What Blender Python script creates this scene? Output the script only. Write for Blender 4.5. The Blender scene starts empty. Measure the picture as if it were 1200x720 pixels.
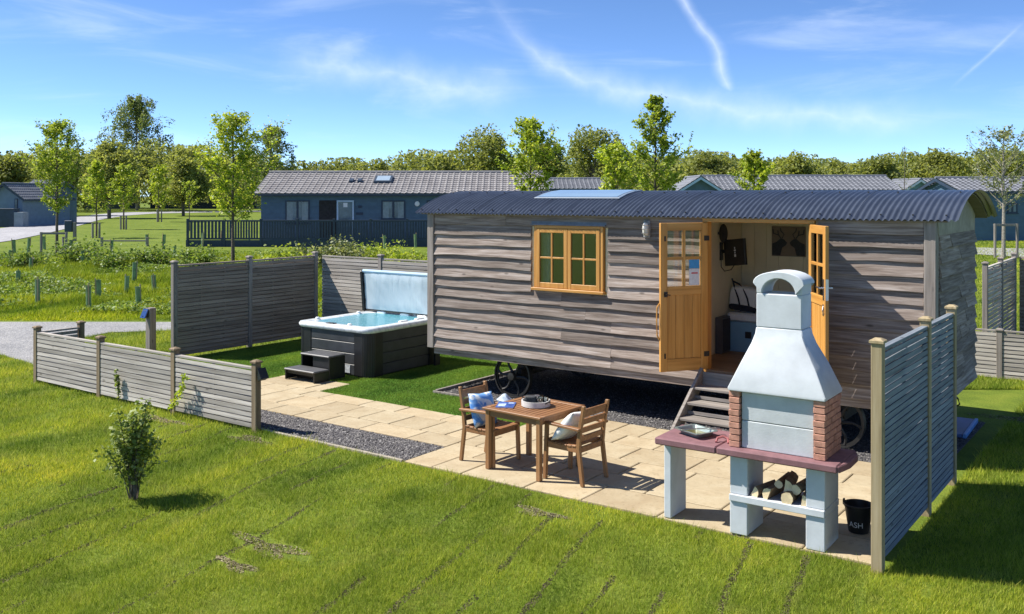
import bpy, bmesh, math, random
import numpy as np
from mathutils import Vector, Matrix, Euler
R_ = math.radians
rnd = random.Random(7)
scn = bpy.context.scene

# ------------------------------------------------------------------ camera, sky, sun, exposure
YAW = 0.6245                      # camera looks this far to the left of the hut's depth axis
CAM_H = 3.3
F_PX = 1110.0
FW = np.array([-math.sin(YAW), math.cos(YAW)])
RT = np.array([math.cos(YAW), math.sin(YAW)])
cam_d = bpy.data.cameras.new('camera')
cam = bpy.data.objects.new('camera', cam_d)
scn.collection.objects.link(cam)
cam.location = (0, 0, CAM_H)
cam.rotation_euler = (R_(90), 0, YAW)
cam_d.sensor_width = 36
cam_d.lens = 36 * F_PX / 1200
cam_d.shift_y = -132 / 1200
cam_d.clip_end = 3000
scn.camera = cam

SUN_EL = R_(50)
SHADOW_AZ = R_(27)                # shadows fall towards +X turned this far to +Y
sun_dir = Vector((-math.cos(SHADOW_AZ) * math.cos(SUN_EL), -math.sin(SHADOW_AZ) * math.cos(SUN_EL), math.sin(SUN_EL)))
sd = bpy.data.lights.new('sun', 'SUN')
sd.energy = 5.0
sd.angle = R_(0.53)
sd.color = (1.0, 0.95, 0.86)
sun = bpy.data.objects.new('sun', sd)
scn.collection.objects.link(sun)
sun.rotation_euler = (-sun_dir).to_track_quat('-Z', 'Y').to_euler()
sun.location = (-10, -5, 20)

world = bpy.data.worlds.new('World')
scn.world = world
world.use_nodes = True


def build_world():
    nt = world.node_tree
    nt.nodes.clear()
    N = nt.nodes.new
    L = nt.links.new
    out = N('ShaderNodeOutputWorld')
    bg = N('ShaderNodeBackground')
    bg.inputs['Strength'].default_value = 0.135
    sky = N('ShaderNodeTexSky')
    sky.sky_type = 'NISHITA'
    sky.sun_disc = False
    sky.sun_elevation = SUN_EL
    sky.sun_rotation = math.atan2(sun_dir.x, sun_dir.y)
    sky.altitude = 1500
    sky.air_density = 0.5
    sky.dust_density = 0.0
    sky.ozone_density = 4.5
    hs = N('ShaderNodeHueSaturation')
    hs.inputs['Saturation'].default_value = 1.05
    hs.inputs['Value'].default_value = 1.0
    L(sky.outputs[0], hs.inputs['Color'])

    def m(op, a, b=None, c=None, clamp=False):
        n = N('ShaderNodeMath')
        n.operation = op
        n.use_clamp = clamp
        for i, v in enumerate((a, b, c)):
            if v is None:
                continue
            if isinstance(v, (int, float)):
                n.inputs[i].default_value = v
            else:
                L(v, n.inputs[i])
        return n.outputs[0]
    tc = N('ShaderNodeTexCoord')
    sep = N('ShaderNodeSeparateXYZ')
    L(tc.outputs['Generated'], sep.inputs[0])
    x, y, z = sep.outputs
    az = m('ARCTAN2', x, y)                       # clockwise from +Y
    u = m('ADD', az, YAW)                         # about the view's heading
    hl = m('SQRT', m('ADD', m('MULTIPLY', x, x), m('MULTIPLY', y, y)))
    v = m('ARCTAN2', z, hl)                       # elevation
    # thin cirrus, drawn out along the horizon
    cv = N('ShaderNodeCombineXYZ')
    L(m('MULTIPLY', u, 3.2), cv.inputs[0])
    L(m('MULTIPLY', v, 16.0), cv.inputs[1])
    n1 = N('ShaderNodeTexNoise')
    n1.inputs['Scale'].default_value = 1.25
    n1.inputs['Detail'].default_value = 7
    n1.inputs['Roughness'].default_value = 0.58
    n1.inputs['Distortion'].default_value = 0.7
    L(cv.outputs[0], n1.inputs['Vector'])
    cir = N('ShaderNodeMapRange')
    cir.interpolation_type = 'SMOOTHSTEP'
    cir.inputs['From Min'].default_value = 0.48
    cir.inputs['From Max'].default_value = 0.85
    cir.inputs['To Max'].default_value = 0.34
    L(n1.outputs['Fac'], cir.inputs['Value'])
    # fine ragged noise for the trails
    n2 = N('ShaderNodeTexNoise')
    n2.inputs['Scale'].default_value = 22
    n2.inputs['Detail'].default_value = 5
    L(tc.outputs['Generated'], n2.inputs['Vector'])
    rag = m('SUBTRACT', n2.outputs['Fac'], 0.5)
    n3 = N('ShaderNodeTexNoise')
    n3.inputs['Scale'].default_value = 60
    n3.inputs['Detail'].default_value = 4
    L(tc.outputs['Generated'], n3.inputs['Vector'])

    def trail(t, s, t0, t1, pts, width, fade, power):
        """t along the trail, s across; pts = (t, s) of its centre line."""
        mr = N('ShaderNodeMapRange')
        mr.inputs['From Min'].default_value = t0
        mr.inputs['From Max'].default_value = t1
        L(t, mr.inputs['Value'])
        smin = min(p[1] for p in pts)
        smax = max(p[1] for p in pts)
        fc = N('ShaderNodeFloatCurve')
        c = fc.mapping.curves[0]
        pp = [((p[0] - t0) / (t1 - t0), (p[1] - smin) / (smax - smin)) for p in pts]
        c.points[0].location = pp[0]
        c.points[1].location = pp[-1]
        for p in pp[1:-1]:
            c.points.new(*p)
        fc.mapping.update()
        L(mr.outputs[0], fc.inputs['Value'])
        sc = m('ADD', m('MULTIPLY', fc.outputs[0], smax - smin), smin)
        d = m('ABSOLUTE', m('ADD', m('SUBTRACT', s, sc), m('MULTIPLY', rag, width * 1.2)))
        k = m('SUBTRACT', 1.0, m('DIVIDE', d, width), clamp=True)
        k = m('MULTIPLY', k, k)
        e0 = N('ShaderNodeMapRange')
        e0.interpolation_type = 'SMOOTHSTEP'
        e0.inputs['From Min'].default_value = t0
        e0.inputs['From Max'].default_value = t0 + fade
        L(t, e0.inputs['Value'])
        e1 = N('ShaderNodeMapRange')
        e1.interpolation_type = 'SMOOTHSTEP'
        e1.inputs['From Min'].default_value = t1
        e1.inputs['From Max'].default_value = t1 - fade
        L(t, e1.inputs['Value'])
        k = m('MULTIPLY', k, m('MULTIPLY', e0.outputs[0], e1.outputs[0]))
        k = m('MULTIPLY', k, m('ADD', m('MULTIPLY', n3.outputs['Fac'], 0.9), 0.45))
        return m('MULTIPLY', k, power)
    px = lambda X: math.atan((X - 600) / F_PX)
    py = lambda Y, X: math.atan((228 - Y) / math.hypot(F_PX, X - 600))
    # contrail: nearly upright in the view, so it runs along the elevation
    pts = [(py(112, 858), px(859)), (py(88, 846), px(846)), (py(60, 840), px(840)), (py(30, 818), px(820)),
           (py(0, 795), px(800)), (py(-60, 770), px(770)), (py(-160, 740), px(742))]
    tr1 = trail(v, u, pts[0][0], pts[-1][0], pts, 0.013, 0.012, 0.42)
    # broad wisp that sinks to the right
    pts = [(px(540), py(-60, 540)), (px(590), py(20, 590)), (px(640), py(72, 640)), (px(700), py(98, 700)), (px(800), py(118, 800)),
           (px(950), py(132, 950)), (px(1150), py(138, 1150))]
    tr2 = trail(u, v, pts[0][0], pts[-1][0], pts, 0.030, 0.12, 0.36)
    pts = [(px(300), py(96, 300)), (px(380), py(80, 380)), (px(480), py(92, 480)), (px(640), py(112, 640))]
    tr3 = trail(u, v, pts[0][0], pts[-1][0], pts, 0.034, 0.08, 0.34)
    pts = [(px(1108), py(110, 1108)), (px(1125), py(94, 1125)), (px(1150), py(72, 1150)), (px(1210), py(15, 1210))]
    tr4 = trail(u, v, pts[0][0], pts[-1][0], pts, 0.005, 0.03, 0.2)
    tot = m('ADD', m('MAXIMUM', tr1, m('MAXIMUM', tr2, m('MAXIMUM', tr3, tr4))), cir.outputs[0], clamp=True)
    mix = N('ShaderNodeMixRGB')
    mix.inputs['Color2'].default_value = (5.0, 5.5, 6.2, 1)
    L(tot, mix.inputs['Fac'])
    L(hs.outputs[0], mix.inputs['Color1'])
    L(mix.outputs[0], bg.inputs['Color'])
    L(bg.outputs[0], out.inputs[0])


build_world()
scn.view_settings.view_transform = 'Standard'
scn.view_settings.look = 'None'
scn.view_settings.exposure = 0.78
scn.view_settings.gamma = 1.0
scn.render.engine = 'CYCLES'

# ------------------------------------------------------------------ helpers: places
def P(w, px, z=None):
    """point at depth w along the view, lateral position given as the photo's column"""
    p = FW * w + RT * ((px - 600) / F_PX * w)
    if z is None:
        z = hgt(p[0], p[1])
    return Vector((p[0], p[1], z))


def sm(a, b, x):
    t = np.clip((np.asarray(x, float) - a) / (b - a), 0, 1)
    return t * t * (3 - 2 * t)


def hgt_np(x, y):
    x = np.asarray(x, float)
    y = np.asarray(y, float)
    w = x * FW[0] + y * FW[1]
    far = 0.45 * sm(24, 46, w)
    dip = -0.16 * sm(-2.0, 0.6, x) * sm(13, 9.5, y)
    bump = 0.028 * (np.sin(x * 1.3 + y * .7) + np.sin(x * .55 - y * 1.1 + 1) + .6 * np.sin(x * 2.9 + 2.1 * y)) * sm(8.5, 7.6, y) * sm(-40, -20, x)
    dipf = -0.10 * sm(8.4, 5.5, y) * sm(-14, -8, x)
    return far + dip + bump + dipf - 0.0


def hgt(x, y):
    return float(hgt_np(x, y))


# ------------------------------------------------------------------ helpers: materials
MATS = {}


def new_mat(name):
    m = bpy.data.materials.new(name)
    m.use_nodes = True
    nt = m.node_tree
    for n in list(nt.nodes):
        nt.nodes.remove(n)
    out = nt.nodes.new('ShaderNodeOutputMaterial')
    MATS[name] = m
    return m, nt, out


def rgba(c):
    return (c[0], c[1], c[2], 1)


def ramp(nt, fac, stops):
    r = nt.nodes.new('ShaderNodeValToRGB')
    e = r.color_ramp.elements
    e[0].position, e[0].color = stops[0][0], rgba(stops[0][1])
    e[1].position, e[1].color = stops[-1][0], rgba(stops[-1][1])
    for p, c in stops[1:-1]:
        k = e.new(p)
        k.color = rgba(c)
    nt.links.new(fac, r.inputs[0])
    return r.outputs[0]


def noise(nt, vec, scale, detail=4, rough=.55, dist=0.0):
    n = nt.nodes.new('ShaderNodeTexNoise')
    n.inputs['Scale'].default_value = scale
    n.inputs['Detail'].default_value = detail
    n.inputs['Roughness'].default_value = rough
    n.inputs['Distortion'].default_value = dist
    if vec is not None:
        nt.links.new(vec, n.inputs['Vector'])
    return n.outputs['Fac']


def math_n(nt, op, a, b=0.0, clamp=False):
    n = nt.nodes.new('ShaderNodeMath')
    n.operation = op
    n.use_clamp = clamp
    for i, v in enumerate((a, b)):
        if isinstance(v, (int, float)):
            n.inputs[i].default_value = v
        else:
            nt.links.new(v, n.inputs[i])
    return n.outputs[0]


def mixc(nt, fac, a, b, blend='MIX'):
    n = nt.nodes.new('ShaderNodeMixRGB')
    n.blend_type = blend
    for i, v in enumerate((fac, a, b)):
        if isinstance(v, (int, float)):
            n.inputs[i].default_value = v
        elif isinstance(v, tuple):
            n.inputs[i].default_value = rgba(v)
        else:
            nt.links.new(v, n.inputs[i])
    return n.outputs[0]


def coords(nt, scale=(1, 1, 1), world_space=False, per_object=True):
    """object coordinates (shifted per object so copies differ) or world position"""
    if world_space:
        src = nt.nodes.new('ShaderNodeNewGeometry').outputs['Position']
    else:
        src = nt.nodes.new('ShaderNodeTexCoord').outputs['Object']
        if per_object:
            oi = nt.nodes.new('ShaderNodeObjectInfo')
            mu = nt.nodes.new('ShaderNodeVectorMath')
            mu.operation = 'ADD'
            sc = nt.nodes.new('ShaderNodeVectorMath')
            sc.operation = 'SCALE'
            sc.inputs['Scale'].default_value = 37.0
            cb = nt.nodes.new('ShaderNodeCombineXYZ')
            for i in range(3):
                nt.links.new(oi.outputs['Random'], cb.inputs[i])
            nt.links.new(cb.outputs[0], sc.inputs[0])
            nt.links.new(src, mu.inputs[0])
            nt.links.new(sc.outputs[0], mu.inputs[1])
            src = mu.outputs[0]
    mp = nt.nodes.new('ShaderNodeMapping')
    mp.inputs['Scale'].default_value = scale
    nt.links.new(src, mp.inputs['Vector'])
    return mp.outputs[0]


def principled(nt, out, col, rough=.6, metal=0.0, bump=None, bump_s=.3, bump_d=.01, spec=.5, coat=0):
    b = nt.nodes.new('ShaderNodeBsdfPrincipled')
    if isinstance(col, tuple):
        b.inputs['Base Color'].default_value = rgba(col)
    else:
        nt.links.new(col, b.inputs['Base Color'])
    if isinstance(rough, (int, float)):
        b.inputs['Roughness'].default_value = rough
    else:
        nt.links.new(rough, b.inputs['Roughness'])
    b.inputs['Metallic'].default_value = metal
    b.inputs['Specular IOR Level'].default_value = spec
    if coat:
        b.inputs['Coat Weight'].default_value = coat
    if bump is not None:
        bn = nt.nodes.new('ShaderNodeBump')
        bn.inputs['Strength'].default_value = bump_s
        bn.inputs['Distance'].default_value = bump_d
        nt.links.new(bump, bn.inputs['Height'])
        nt.links.new(bn.outputs[0], b.inputs['Normal'])
    nt.links.new(b.outputs[0], out.inputs[0])
    return b


def paint(name, col, rough=.55, var=.12, scale=6, bump=.15, metal=0, spec=.5, world_space=False):
    """a plain coloured surface with grime and slight unevenness"""
    m, nt, out = new_mat(name)
    v = coords(nt, (1, 1, 1), world_space)
    n = noise(nt, v, scale, 6, .6)
    n2 = noise(nt, v, scale * 9, 3, .6)
    lo = tuple(c * (1 - var * 1.5) for c in col)
    hi = tuple(min(1, c * (1 + var)) for c in col)
    c = ramp(nt, n, [(.3, lo), (.7, hi)])
    principled(nt, out, c, rough, metal, n2, bump, .004, spec)
    return m


def wood(name, lo, mid, hi, axis=0, grain=1.0, rough=.75, bump=.35, rand=.28, knots=True, spec=.3):
    m, nt, out = new_mat(name)
    sc = [26 * grain] * 3
    sc[axis] = 1.3 * grain
    v = coords(nt, tuple(sc))
    n = noise(nt, v, 1.0, 6, .62, .35)
    c = ramp(nt, n, [(.25, lo), (.5, mid), (.78, hi)])
    sc2 = [3.0] * 3
    sc2[axis] = .7
    big = noise(nt, coords(nt, tuple(sc2)), 1.3, 3, .5)
    c = mixc(nt, math_n(nt, 'MULTIPLY', big, .55), c, mixc(nt, .5, c, tuple(x * .55 for x in mid)))
    if knots:
        vo = nt.nodes.new('ShaderNodeTexVoronoi')
        ks = [6.0] * 3
        ks[axis] = 2.2
        nt.links.new(coords(nt, tuple(ks)), vo.inputs['Vector'])
        vo.inputs['Scale'].default_value = 1.0
        k = ramp(nt, vo.outputs['Distance'], [(.05, (1, 1, 1)), (.13, (0, 0, 0))])
        c = mixc(nt, math_n(nt, 'MULTIPLY', k, .6), c, tuple(x * .35 for x in lo))
    oi = nt.nodes.new('ShaderNodeObjectInfo')
    tint = ramp(nt, oi.outputs['Random'], [(0, (1 - rand,) * 3), (1, (1 + rand * .6,) * 3)])
    c = mixc(nt, 1.0, c, tint, 'MULTIPLY')
    principled(nt, out, c, rough, 0, n, bump, .006, spec)
    return m


def leafmat(name, cols, trans=.35, rough=.5, pos_scale=.6, spec=.25):
    """foliage: colour differs from leaf to leaf and from clump to clump"""
    m, nt, out = new_mat(name)
    g = nt.nodes.new('ShaderNodeNewGeometry')
    c = ramp(nt, g.outputs['Random Per Island'], [(i / (len(cols) - 1), k) for i, k in enumerate(cols)])
    n = noise(nt, g.outputs['Position'], pos_scale, 3, .5)
    c = mixc(nt, 1.0, c, ramp(nt, n, [(.3, (.72, .74, .7)), (.7, (1.2, 1.18, 1.1))]), 'MULTIPLY')
    b = nt.nodes.new('ShaderNodeBsdfPrincipled')
    nt.links.new(c, b.inputs['Base Color'])
    b.inputs['Roughness'].default_value = rough
    b.inputs['Specular IOR Level'].default_value = spec
    t = nt.nodes.new('ShaderNodeBsdfTranslucent')
    nt.links.new(mixc(nt, 1.0, c, (1.25, 1.2, .6), 'MULTIPLY'), t.inputs['Color'])
    mx = nt.nodes.new('ShaderNodeMixShader')
    mx.inputs[0].default_value = trans
    nt.links.new(b.outputs[0], mx.inputs[1])
    nt.links.new(t.outputs[0], mx.inputs[2])
    nt.links.new(mx.outputs[0], out.inputs[0])
    return m


def glass(name, tint=(.92, .95, .95), gloss=.06, refl=1.0):
    m, nt, out = new_mat(name)
    tr = nt.nodes.new('ShaderNodeBsdfTransparent')
    tr.inputs['Color'].default_value = rgba(tint)
    gl = nt.nodes.new('ShaderNodeBsdfGlossy')
    gl.inputs['Roughness'].default_value = gloss
    fr = nt.nodes.new('ShaderNodeFresnel')
    fr.inputs['IOR'].default_value = 1.5
    mx = nt.nodes.new('ShaderNodeMixShader')
    nt.links.new(math_n(nt, 'MULTIPLY', fr.outputs[0], refl, True), mx.inputs[0])
    nt.links.new(tr.outputs[0], mx.inputs[1])
    nt.links.new(gl.outputs[0], mx.inputs[2])
    nt.links.new(mx.outputs[0], out.inputs[0])
    return m


# ------------------------------------------------------------------ helpers: meshes and objects
col = scn.collection


class MB:
    """collects shapes; build() links them as one mesh object"""

    def __init__(s):
        s.v = []
        s.f = []
        s.mi = []
        s.cur = 0

    def add(s, vs, fs):
        o = len(s.v)
        s.v += [tuple(p) for p in vs]
        s.f += [tuple(i + o for i in f) for f in fs]
        s.mi += [s.cur] * len(fs)
        return s

    def box(s, x0, x1, y0, y1, z0, z1, M=None):
        vs = [Vector((x, y, z)) for z in (z0, z1) for y in (y0, y1) for x in (x0, x1)]
        if M is not None:
            vs = [M @ p for p in vs]
        return s.add(vs, [(0, 2, 3, 1), (4, 5, 7, 6), (0, 1, 5, 4), (2, 6, 7, 3), (0, 4, 6, 2), (1, 3, 7, 5)])

    def bar(s, a, b, w, h, up=(0, 0, 1), w2=None, h2=None):
        """box-section bar from a to b; w across, h along up"""
        a = Vector(a)
        b = Vector(b)
        d = (b - a).normalized()
        r = d.cross(Vector(up))
        if r.length < 1e-5:
            r = d.cross(Vector((0, 1, 0)))
        r.normalize()
        u = r.cross(d).normalized()
        w2 = w if w2 is None else w2
        h2 = h if h2 is None else h2
        vs = []
        for p, ww, hh in ((a, w, h), (b, w2, h2)):
            for su, sr in ((-1, -1), (-1, 1), (1, 1), (1, -1)):
                vs.append(p + u * su * hh / 2 + r * sr * ww / 2)
        return s.add(vs, [(3, 2, 1, 0), (4, 5, 6, 7), (0, 1, 5, 4), (1, 2, 6, 5), (2, 3, 7, 6), (3, 0, 4, 7)])

    def tube(s, pts, rad, n=6, cap=True):
        pts = [Vector(p) for p in pts]
        if isinstance(rad, (int, float)):
            rad = [rad] * len(pts)
        vs = []
        d0 = (pts[1] - pts[0]).normalized()
        ref = Vector((0, 0, 1)) if abs(d0.z) < .9 else Vector((1, 0, 0))
        for i, p in enumerate(pts):
            d = (pts[min(i + 1, len(pts) - 1)] - pts[max(i - 1, 0)]).normalized()
            r = d.cross(ref)
            if r.length < 1e-4:
                r = d.cross(Vector((0, 1, 0)))
            r.normalize()
            u = r.cross(d)
            for k in range(n):
                a = 2 * math.pi * k / n
                vs.append(p + (r * math.cos(a) + u * math.sin(a)) * rad[i])
        fs = []
        for i in range(len(pts) - 1):
            for k in range(n):
                k2 = (k + 1) % n
                fs.append((i * n + k, i * n + k2, (i + 1) * n + k2, (i + 1) * n + k))
        if cap:
            fs.append(tuple(range(n - 1, -1, -1)))
            fs.append(tuple((len(pts) - 1) * n + k for k in range(n)))
        return s.add(vs, fs)

    def lathe(s, prof, n=20, c=(0, 0, 0), a0=0, closed=True):
        vs = []
        for r, z in prof:
            for k in range(n):
                a = a0 + 2 * math.pi * k / n
                vs.append((c[0] + r * math.cos(a), c[1] + r * math.sin(a), c[2] + z))
        fs = []
        for i in range(len(prof) - 1):
            for k in range(n):
                k2 = (k + 1) % n
                fs.append((i * n + k, i * n + k2, (i + 1) * n + k2, (i + 1) * n + k))
        if closed:
            fs.append(tuple(range(n - 1, -1, -1)))
            fs.append(tuple((len(prof) - 1) * n + k for k in range(n)))
        return s.add(vs, fs)

    def prism(s, poly, a, b, axis='y'):
        """poly of 2D points extruded along an axis from a to b"""
        n = len(poly)

        def pt(p, t):
            if axis == 'y':
                return (p[0], t, p[1])
            if axis == 'x':
                return (t, p[0], p[1])
            return (p[0], p[1], t)
        vs = [pt(p, a) for p in poly] + [pt(p, b) for p in poly]
        fs = [tuple(range(n)), tuple(range(2 * n - 1, n - 1, -1))]
        fs += [(i, i + n, (i + 1) % n + n, (i + 1) % n) for i in range(n)]
        return s.add(vs, fs)

    def loft(s, rings, cap0=True, cap1=True):
        n = len(rings[0])
        vs = [p for r in rings for p in r]
        fs = []
        for i in range(len(rings) - 1):
            for k in range(n):
                k2 = (k + 1) % n
                fs.append((i * n + k, i * n + k2, (i + 1) * n + k2, (i + 1) * n + k))
        if cap0:
            fs.append(tuple(range(n - 1, -1, -1)))
        if cap1:
            fs.append(tuple((len(rings) - 1) * n + k for k in range(n)))
        return s.add(vs, fs)

    def mesh(s, name, mats, bevel=0, smooth=False, recalc=True):
        me = bpy.data.meshes.new(name)
        me.from_pydata(s.v, [], s.f)
        if not isinstance(mats, (list, tuple)):
            mats = [mats]
        for m in mats:
            me.materials.append(m)
        if len(mats) > 1:
            me.polygons.foreach_set('material_index', s.mi)
        if bevel or recalc:
            bm = bmesh.new()
            bm.from_mesh(me)
            if recalc:
                bmesh.ops.recalc_face_normals(bm, faces=bm.faces)
            if bevel:
                ed = [e for e in bm.edges if len(e.link_faces) == 2 and e.calc_face_angle(0) > .6]
                bmesh.ops.bevel(bm, geom=ed, offset=bevel, segments=1, affect='EDGES', clamp_overlap=True)
            bm.to_mesh(me)
            bm.free()
        if smooth:
            me.polygons.foreach_set('use_smooth', [True] * len(me.polygons))
            if smooth != 'all':
                me.set_sharp_from_angle(angle=R_(38))
        me.update()
        return me

    def build(s, name, mats, parent=None, bevel=0, smooth=False, **kw):
        return link(name, s.mesh(name, mats, bevel, smooth), parent, **kw)


def link(name, me, parent=None, loc=None, rot=None):
    o = bpy.data.objects.new(name, me)
    col.objects.link(o)
    if parent is not None:
        o.parent = parent
    if loc is not None:
        o.location = loc
    if rot is not None:
        o.rotation_euler = rot
    return o


def tag(o, label=None, cat=None, group=None, kind=None):
    if label:
        o['label'] = label
    if cat:
        o['category'] = cat
    if group:
        o['group'] = group
    if kind:
        o['kind'] = kind
    return o


def thing(name, label, cat, loc=(0, 0, 0), rz=0, group=None):
    o = bpy.data.objects.new(name, None)
    col.objects.link(o)
    o.empty_display_size = .2
    o.location = loc
    o.rotation_euler = (0, 0, rz)
    return tag(o, label, cat, group)


def copy_tree(o, parent=None):
    c = o.copy()
    col.objects.link(c)
    c.parent = parent
    for ch in list(o.children):
        copy_tree(ch, c)
    return c


def np_mesh(name, verts, nper, mat, faces_per=None):
    """mesh of len(verts)/nper separate polygons, verts an (n,3) array"""
    nv = len(verts)
    nf = nv // nper
    me = bpy.data.meshes.new(name)
    me.vertices.add(nv)
    me.vertices.foreach_set('co', np.ascontiguousarray(verts, dtype=np.float32).ravel())
    me.loops.add(nv)
    me.loops.foreach_set('vertex_index', np.arange(nv, dtype=np.int32))
    me.polygons.add(nf)
    me.polygons.foreach_set('loop_start', np.arange(0, nv, nper, dtype=np.int32))
    me.polygons.foreach_set('loop_total', np.full(nf, nper, dtype=np.int32))
    me.materials.append(mat)
    me.update(calc_edges=True)
    me.validate()
    return me


def leaves(pts, size, rs, aspect=.62, up=.35, var=.35):
    """diamond leaves at pts, turned at random but facing a little upwards; returns (4n,3)"""
    n = len(pts)
    nrm = rs.normal(size=(n, 3))
    nrm /= np.linalg.norm(nrm, axis=1)[:, None]
    nrm[:, 2] = np.abs(nrm[:, 2]) + up
    nrm /= np.linalg.norm(nrm, axis=1)[:, None]
    t = rs.normal(size=(n, 3))
    t -= nrm * (t * nrm).sum(1)[:, None]
    t /= np.linalg.norm(t, axis=1)[:, None]
    b = np.cross(nrm, t)
    s = (size * (1 + var * rs.uniform(-1, 1, n)))[:, None]
    k = .12 * s * nrm
    v = np.empty((n, 4, 3))
    v[:, 0] = pts - t * s * .5
    v[:, 1] = pts + b * s * .5 * aspect + k
    v[:, 2] = pts + t * s * .5
    v[:, 3] = pts - b * s * .5 * aspect + k
    return v.reshape(-1, 3)


def blades(px_, py_, pz_, hgt_, wid, rs, lean=.5):
    """single-triangle grass blades; returns (3n,3)"""
    n = len(px_)
    a = rs.uniform(0, 2 * np.pi, n)
    la = rs.uniform(0, 2 * np.pi, n)
    le = rs.uniform(.1, 1, n) * lean * hgt_
    v = np.empty((n, 3, 3))
    dx = np.cos(a) * wid / 2
    dy = np.sin(a) * wid / 2
    v[:, 0] = np.stack([px_ - dx, py_ - dy, pz_ - .004], 1)
    v[:, 1] = np.stack([px_ + dx, py_ + dy, pz_ - .004], 1)
    v[:, 2] = np.stack([px_ + np.cos(la) * le, py_ + np.sin(la) * le, pz_ + hgt_], 1)
    return v.reshape(-1, 3)


def in_poly(x, y, poly):
    c = np.zeros(len(x), bool)
    n = len(poly)
    for i in range(n):
        x1, y1 = poly[i]
        x2, y2 = poly[(i + 1) % n]
        k = ((y1 > y) != (y2 > y)) & (x < (x2 - x1) * (y - y1) / (y2 - y1 + 1e-12) + x1)
        c ^= k
    return c


def vnoise(x, y, s, seed=0):
    """cheap smooth value noise in [0,1]"""
    r = np.random.RandomState(seed).rand(64, 64)
    X = x / s
    Y = y / s
    i = np.floor(X).astype(int)
    j = np.floor(Y).astype(int)
    fx = X - i
    fy = Y - j
    fx = fx * fx * (3 - 2 * fx)
    fy = fy * fy * (3 - 2 * fy)
    g = lambda a, b: r[a % 64, b % 64]
    return (g(i, j) * (1 - fx) + g(i + 1, j) * fx) * (1 - fy) + (g(i, j + 1) * (1 - fx) + g(i + 1, j + 1) * fx) * fy



# ------------------------------------------------------------------ materials
M_BOARD = wood('weathered_board', (.09, .064, .051), (.275, .222, .19), (.52, .46, .425), 0, 1.25, .85, .7, .38)
M_FENCE = wood('weathered_fence', (.24, .208, .175), (.46, .415, .37), (.64, .595, .55), 0, 1.0, .85, .5, .34)
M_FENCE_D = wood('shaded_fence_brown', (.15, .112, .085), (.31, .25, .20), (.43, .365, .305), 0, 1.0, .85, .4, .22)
M_POST = wood('post_wood', (.22, .165, .09), (.38, .30, .175), (.52, .43, .28), 2, .8, .8, .3, .15)
M_POST_B = wood('brown_post_wood', (.13, .095, .06), (.25, .185, .115), (.35, .275, .185), 2, .8, .8, .3, .15)
M_POST_G = wood('grey_post_wood', (.14, .12, .105), (.28, .245, .22), (.41, .37, .34), 2, .8, .85, .3, .15)
M_OAK = wood('oak', (.38, .165, .03), (.56, .27, .06), (.70, .385, .11), 2, .7, .45, .2, .06, False, .5)
M_OAKX = wood('oak_rail', (.38, .165, .03), (.56, .27, .06), (.70, .385, .11), 0, .7, .45, .2, .06, False, .5)
M_TEAK = wood('acacia', (.15, .064, .026), (.28, .132, .055), (.38, .20, .092), 0, .9, .5, .2, .14, False, .4)
M_TEAKZ = wood('acacia_leg', (.17, .078, .03), (.31, .155, .062), (.42, .225, .105), 2, .9, .5, .2, .14, False, .4)
M_FLOOR = wood('floorboard', (.18, .09, .035), (.32, .17, .075), (.42, .25, .12), 0, .8, .5, .2, .1, False, .4)
M_TREAD = wood('stair_wood', (.14, .12, .105), (.27, .24, .215), (.40, .375, .35), 0, .9, .85, .4, .1)
M_BARK = paint('bark', (.13, .105, .08), .95, .35, 14, .8)
M_BARK_P = paint('pale_bark', (.30, .27, .23), .95, .35, 14, .8)
M_IRON = paint('black_iron', (.018, .017, .016), .55, .3, 12, .3)
M_RUST = paint('dark_rusty_iron', (.045, .036, .03), .8, .4, 12, .4)
M_STEEL = paint('bright_steel', (.62, .62, .62), .28, .05, 10, .05, 1.0)
M_CREAM = paint('cream_boards', (.74, .66, .46), .7, .05, 3, .05)
M_LEAD = paint('lead_flashing', (.16, .18, .22), .5, .2, 8, .2)
M_GLASS = glass('window_glass', (.80, .86, .86), .03, 2.2)
M_CLEAR = glass('clear_glass', (.93, .95, .95), .02, 1.2)
M_DARKGLASS = paint('dark_house_glass', (.10, .16, .20), .12, .3, 2, .02)
M_BLUEW = paint('blue_lodge_cladding', (.075, .135, .19), .6, .12, 2, .1)
M_NAVY = paint('navy_trim', (.026, .044, .075), .55, .15, 4, .1)
M_TEALW = paint('pale_teal_cladding', (.16, .30, .36), .6, .1, 2, .1)
M_GREYBLUE = paint('grey_blue_cladding', (.16, .22, .30), .6, .1, 2, .1)
M_WHITE = paint('white_trim', (.72, .74, .76), .5, .06, 5, .05)
M_PALEBLUE = paint('pale_blue_frame', (.42, .55, .68), .5, .06, 5, .05)
M_CURTAIN = paint('pale_curtain', (.60, .62, .58), .9, .08, 14, .3)
M_BLIND = paint('dim_lodge_blind', (.24, .31, .32), .6, .15, 6, .1)
M_PURPLE = paint('plum_concrete', (.215, .105, .115), .8, .16, 9, .35)
M_BBQ = paint('pale_blue_masonry', (.545, .575, .60), .85, .08, 4, .22)
M_BBQ_P = paint('pale_grey_firebrick', (.50, .53, .54), .85, .08, 7, .35)
M_BRICK = paint('red_brick', (.50, .25, .175), .9, .22, 16, .6)
M_SOOT_DARK = paint('soot_and_dark_room', (.03, .03, .03), .95, .3, 8, .3)  # barbecue soot, and the painted dark of the lodge doorway
M_BLACK = paint('black_plastic', (.016, .017, .018), .45, .2, 8, .1)
M_TUB = paint('charcoal_resin', (.042, .045, .050), .48, .2, 5, .12)
M_TUBDK = paint('black_resin', (.017, .017, .018), .42, .2, 5, .12)
M_GREY = paint('grey_plastic', (.09, .09, .095), .5, .15, 6, .1)
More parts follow.
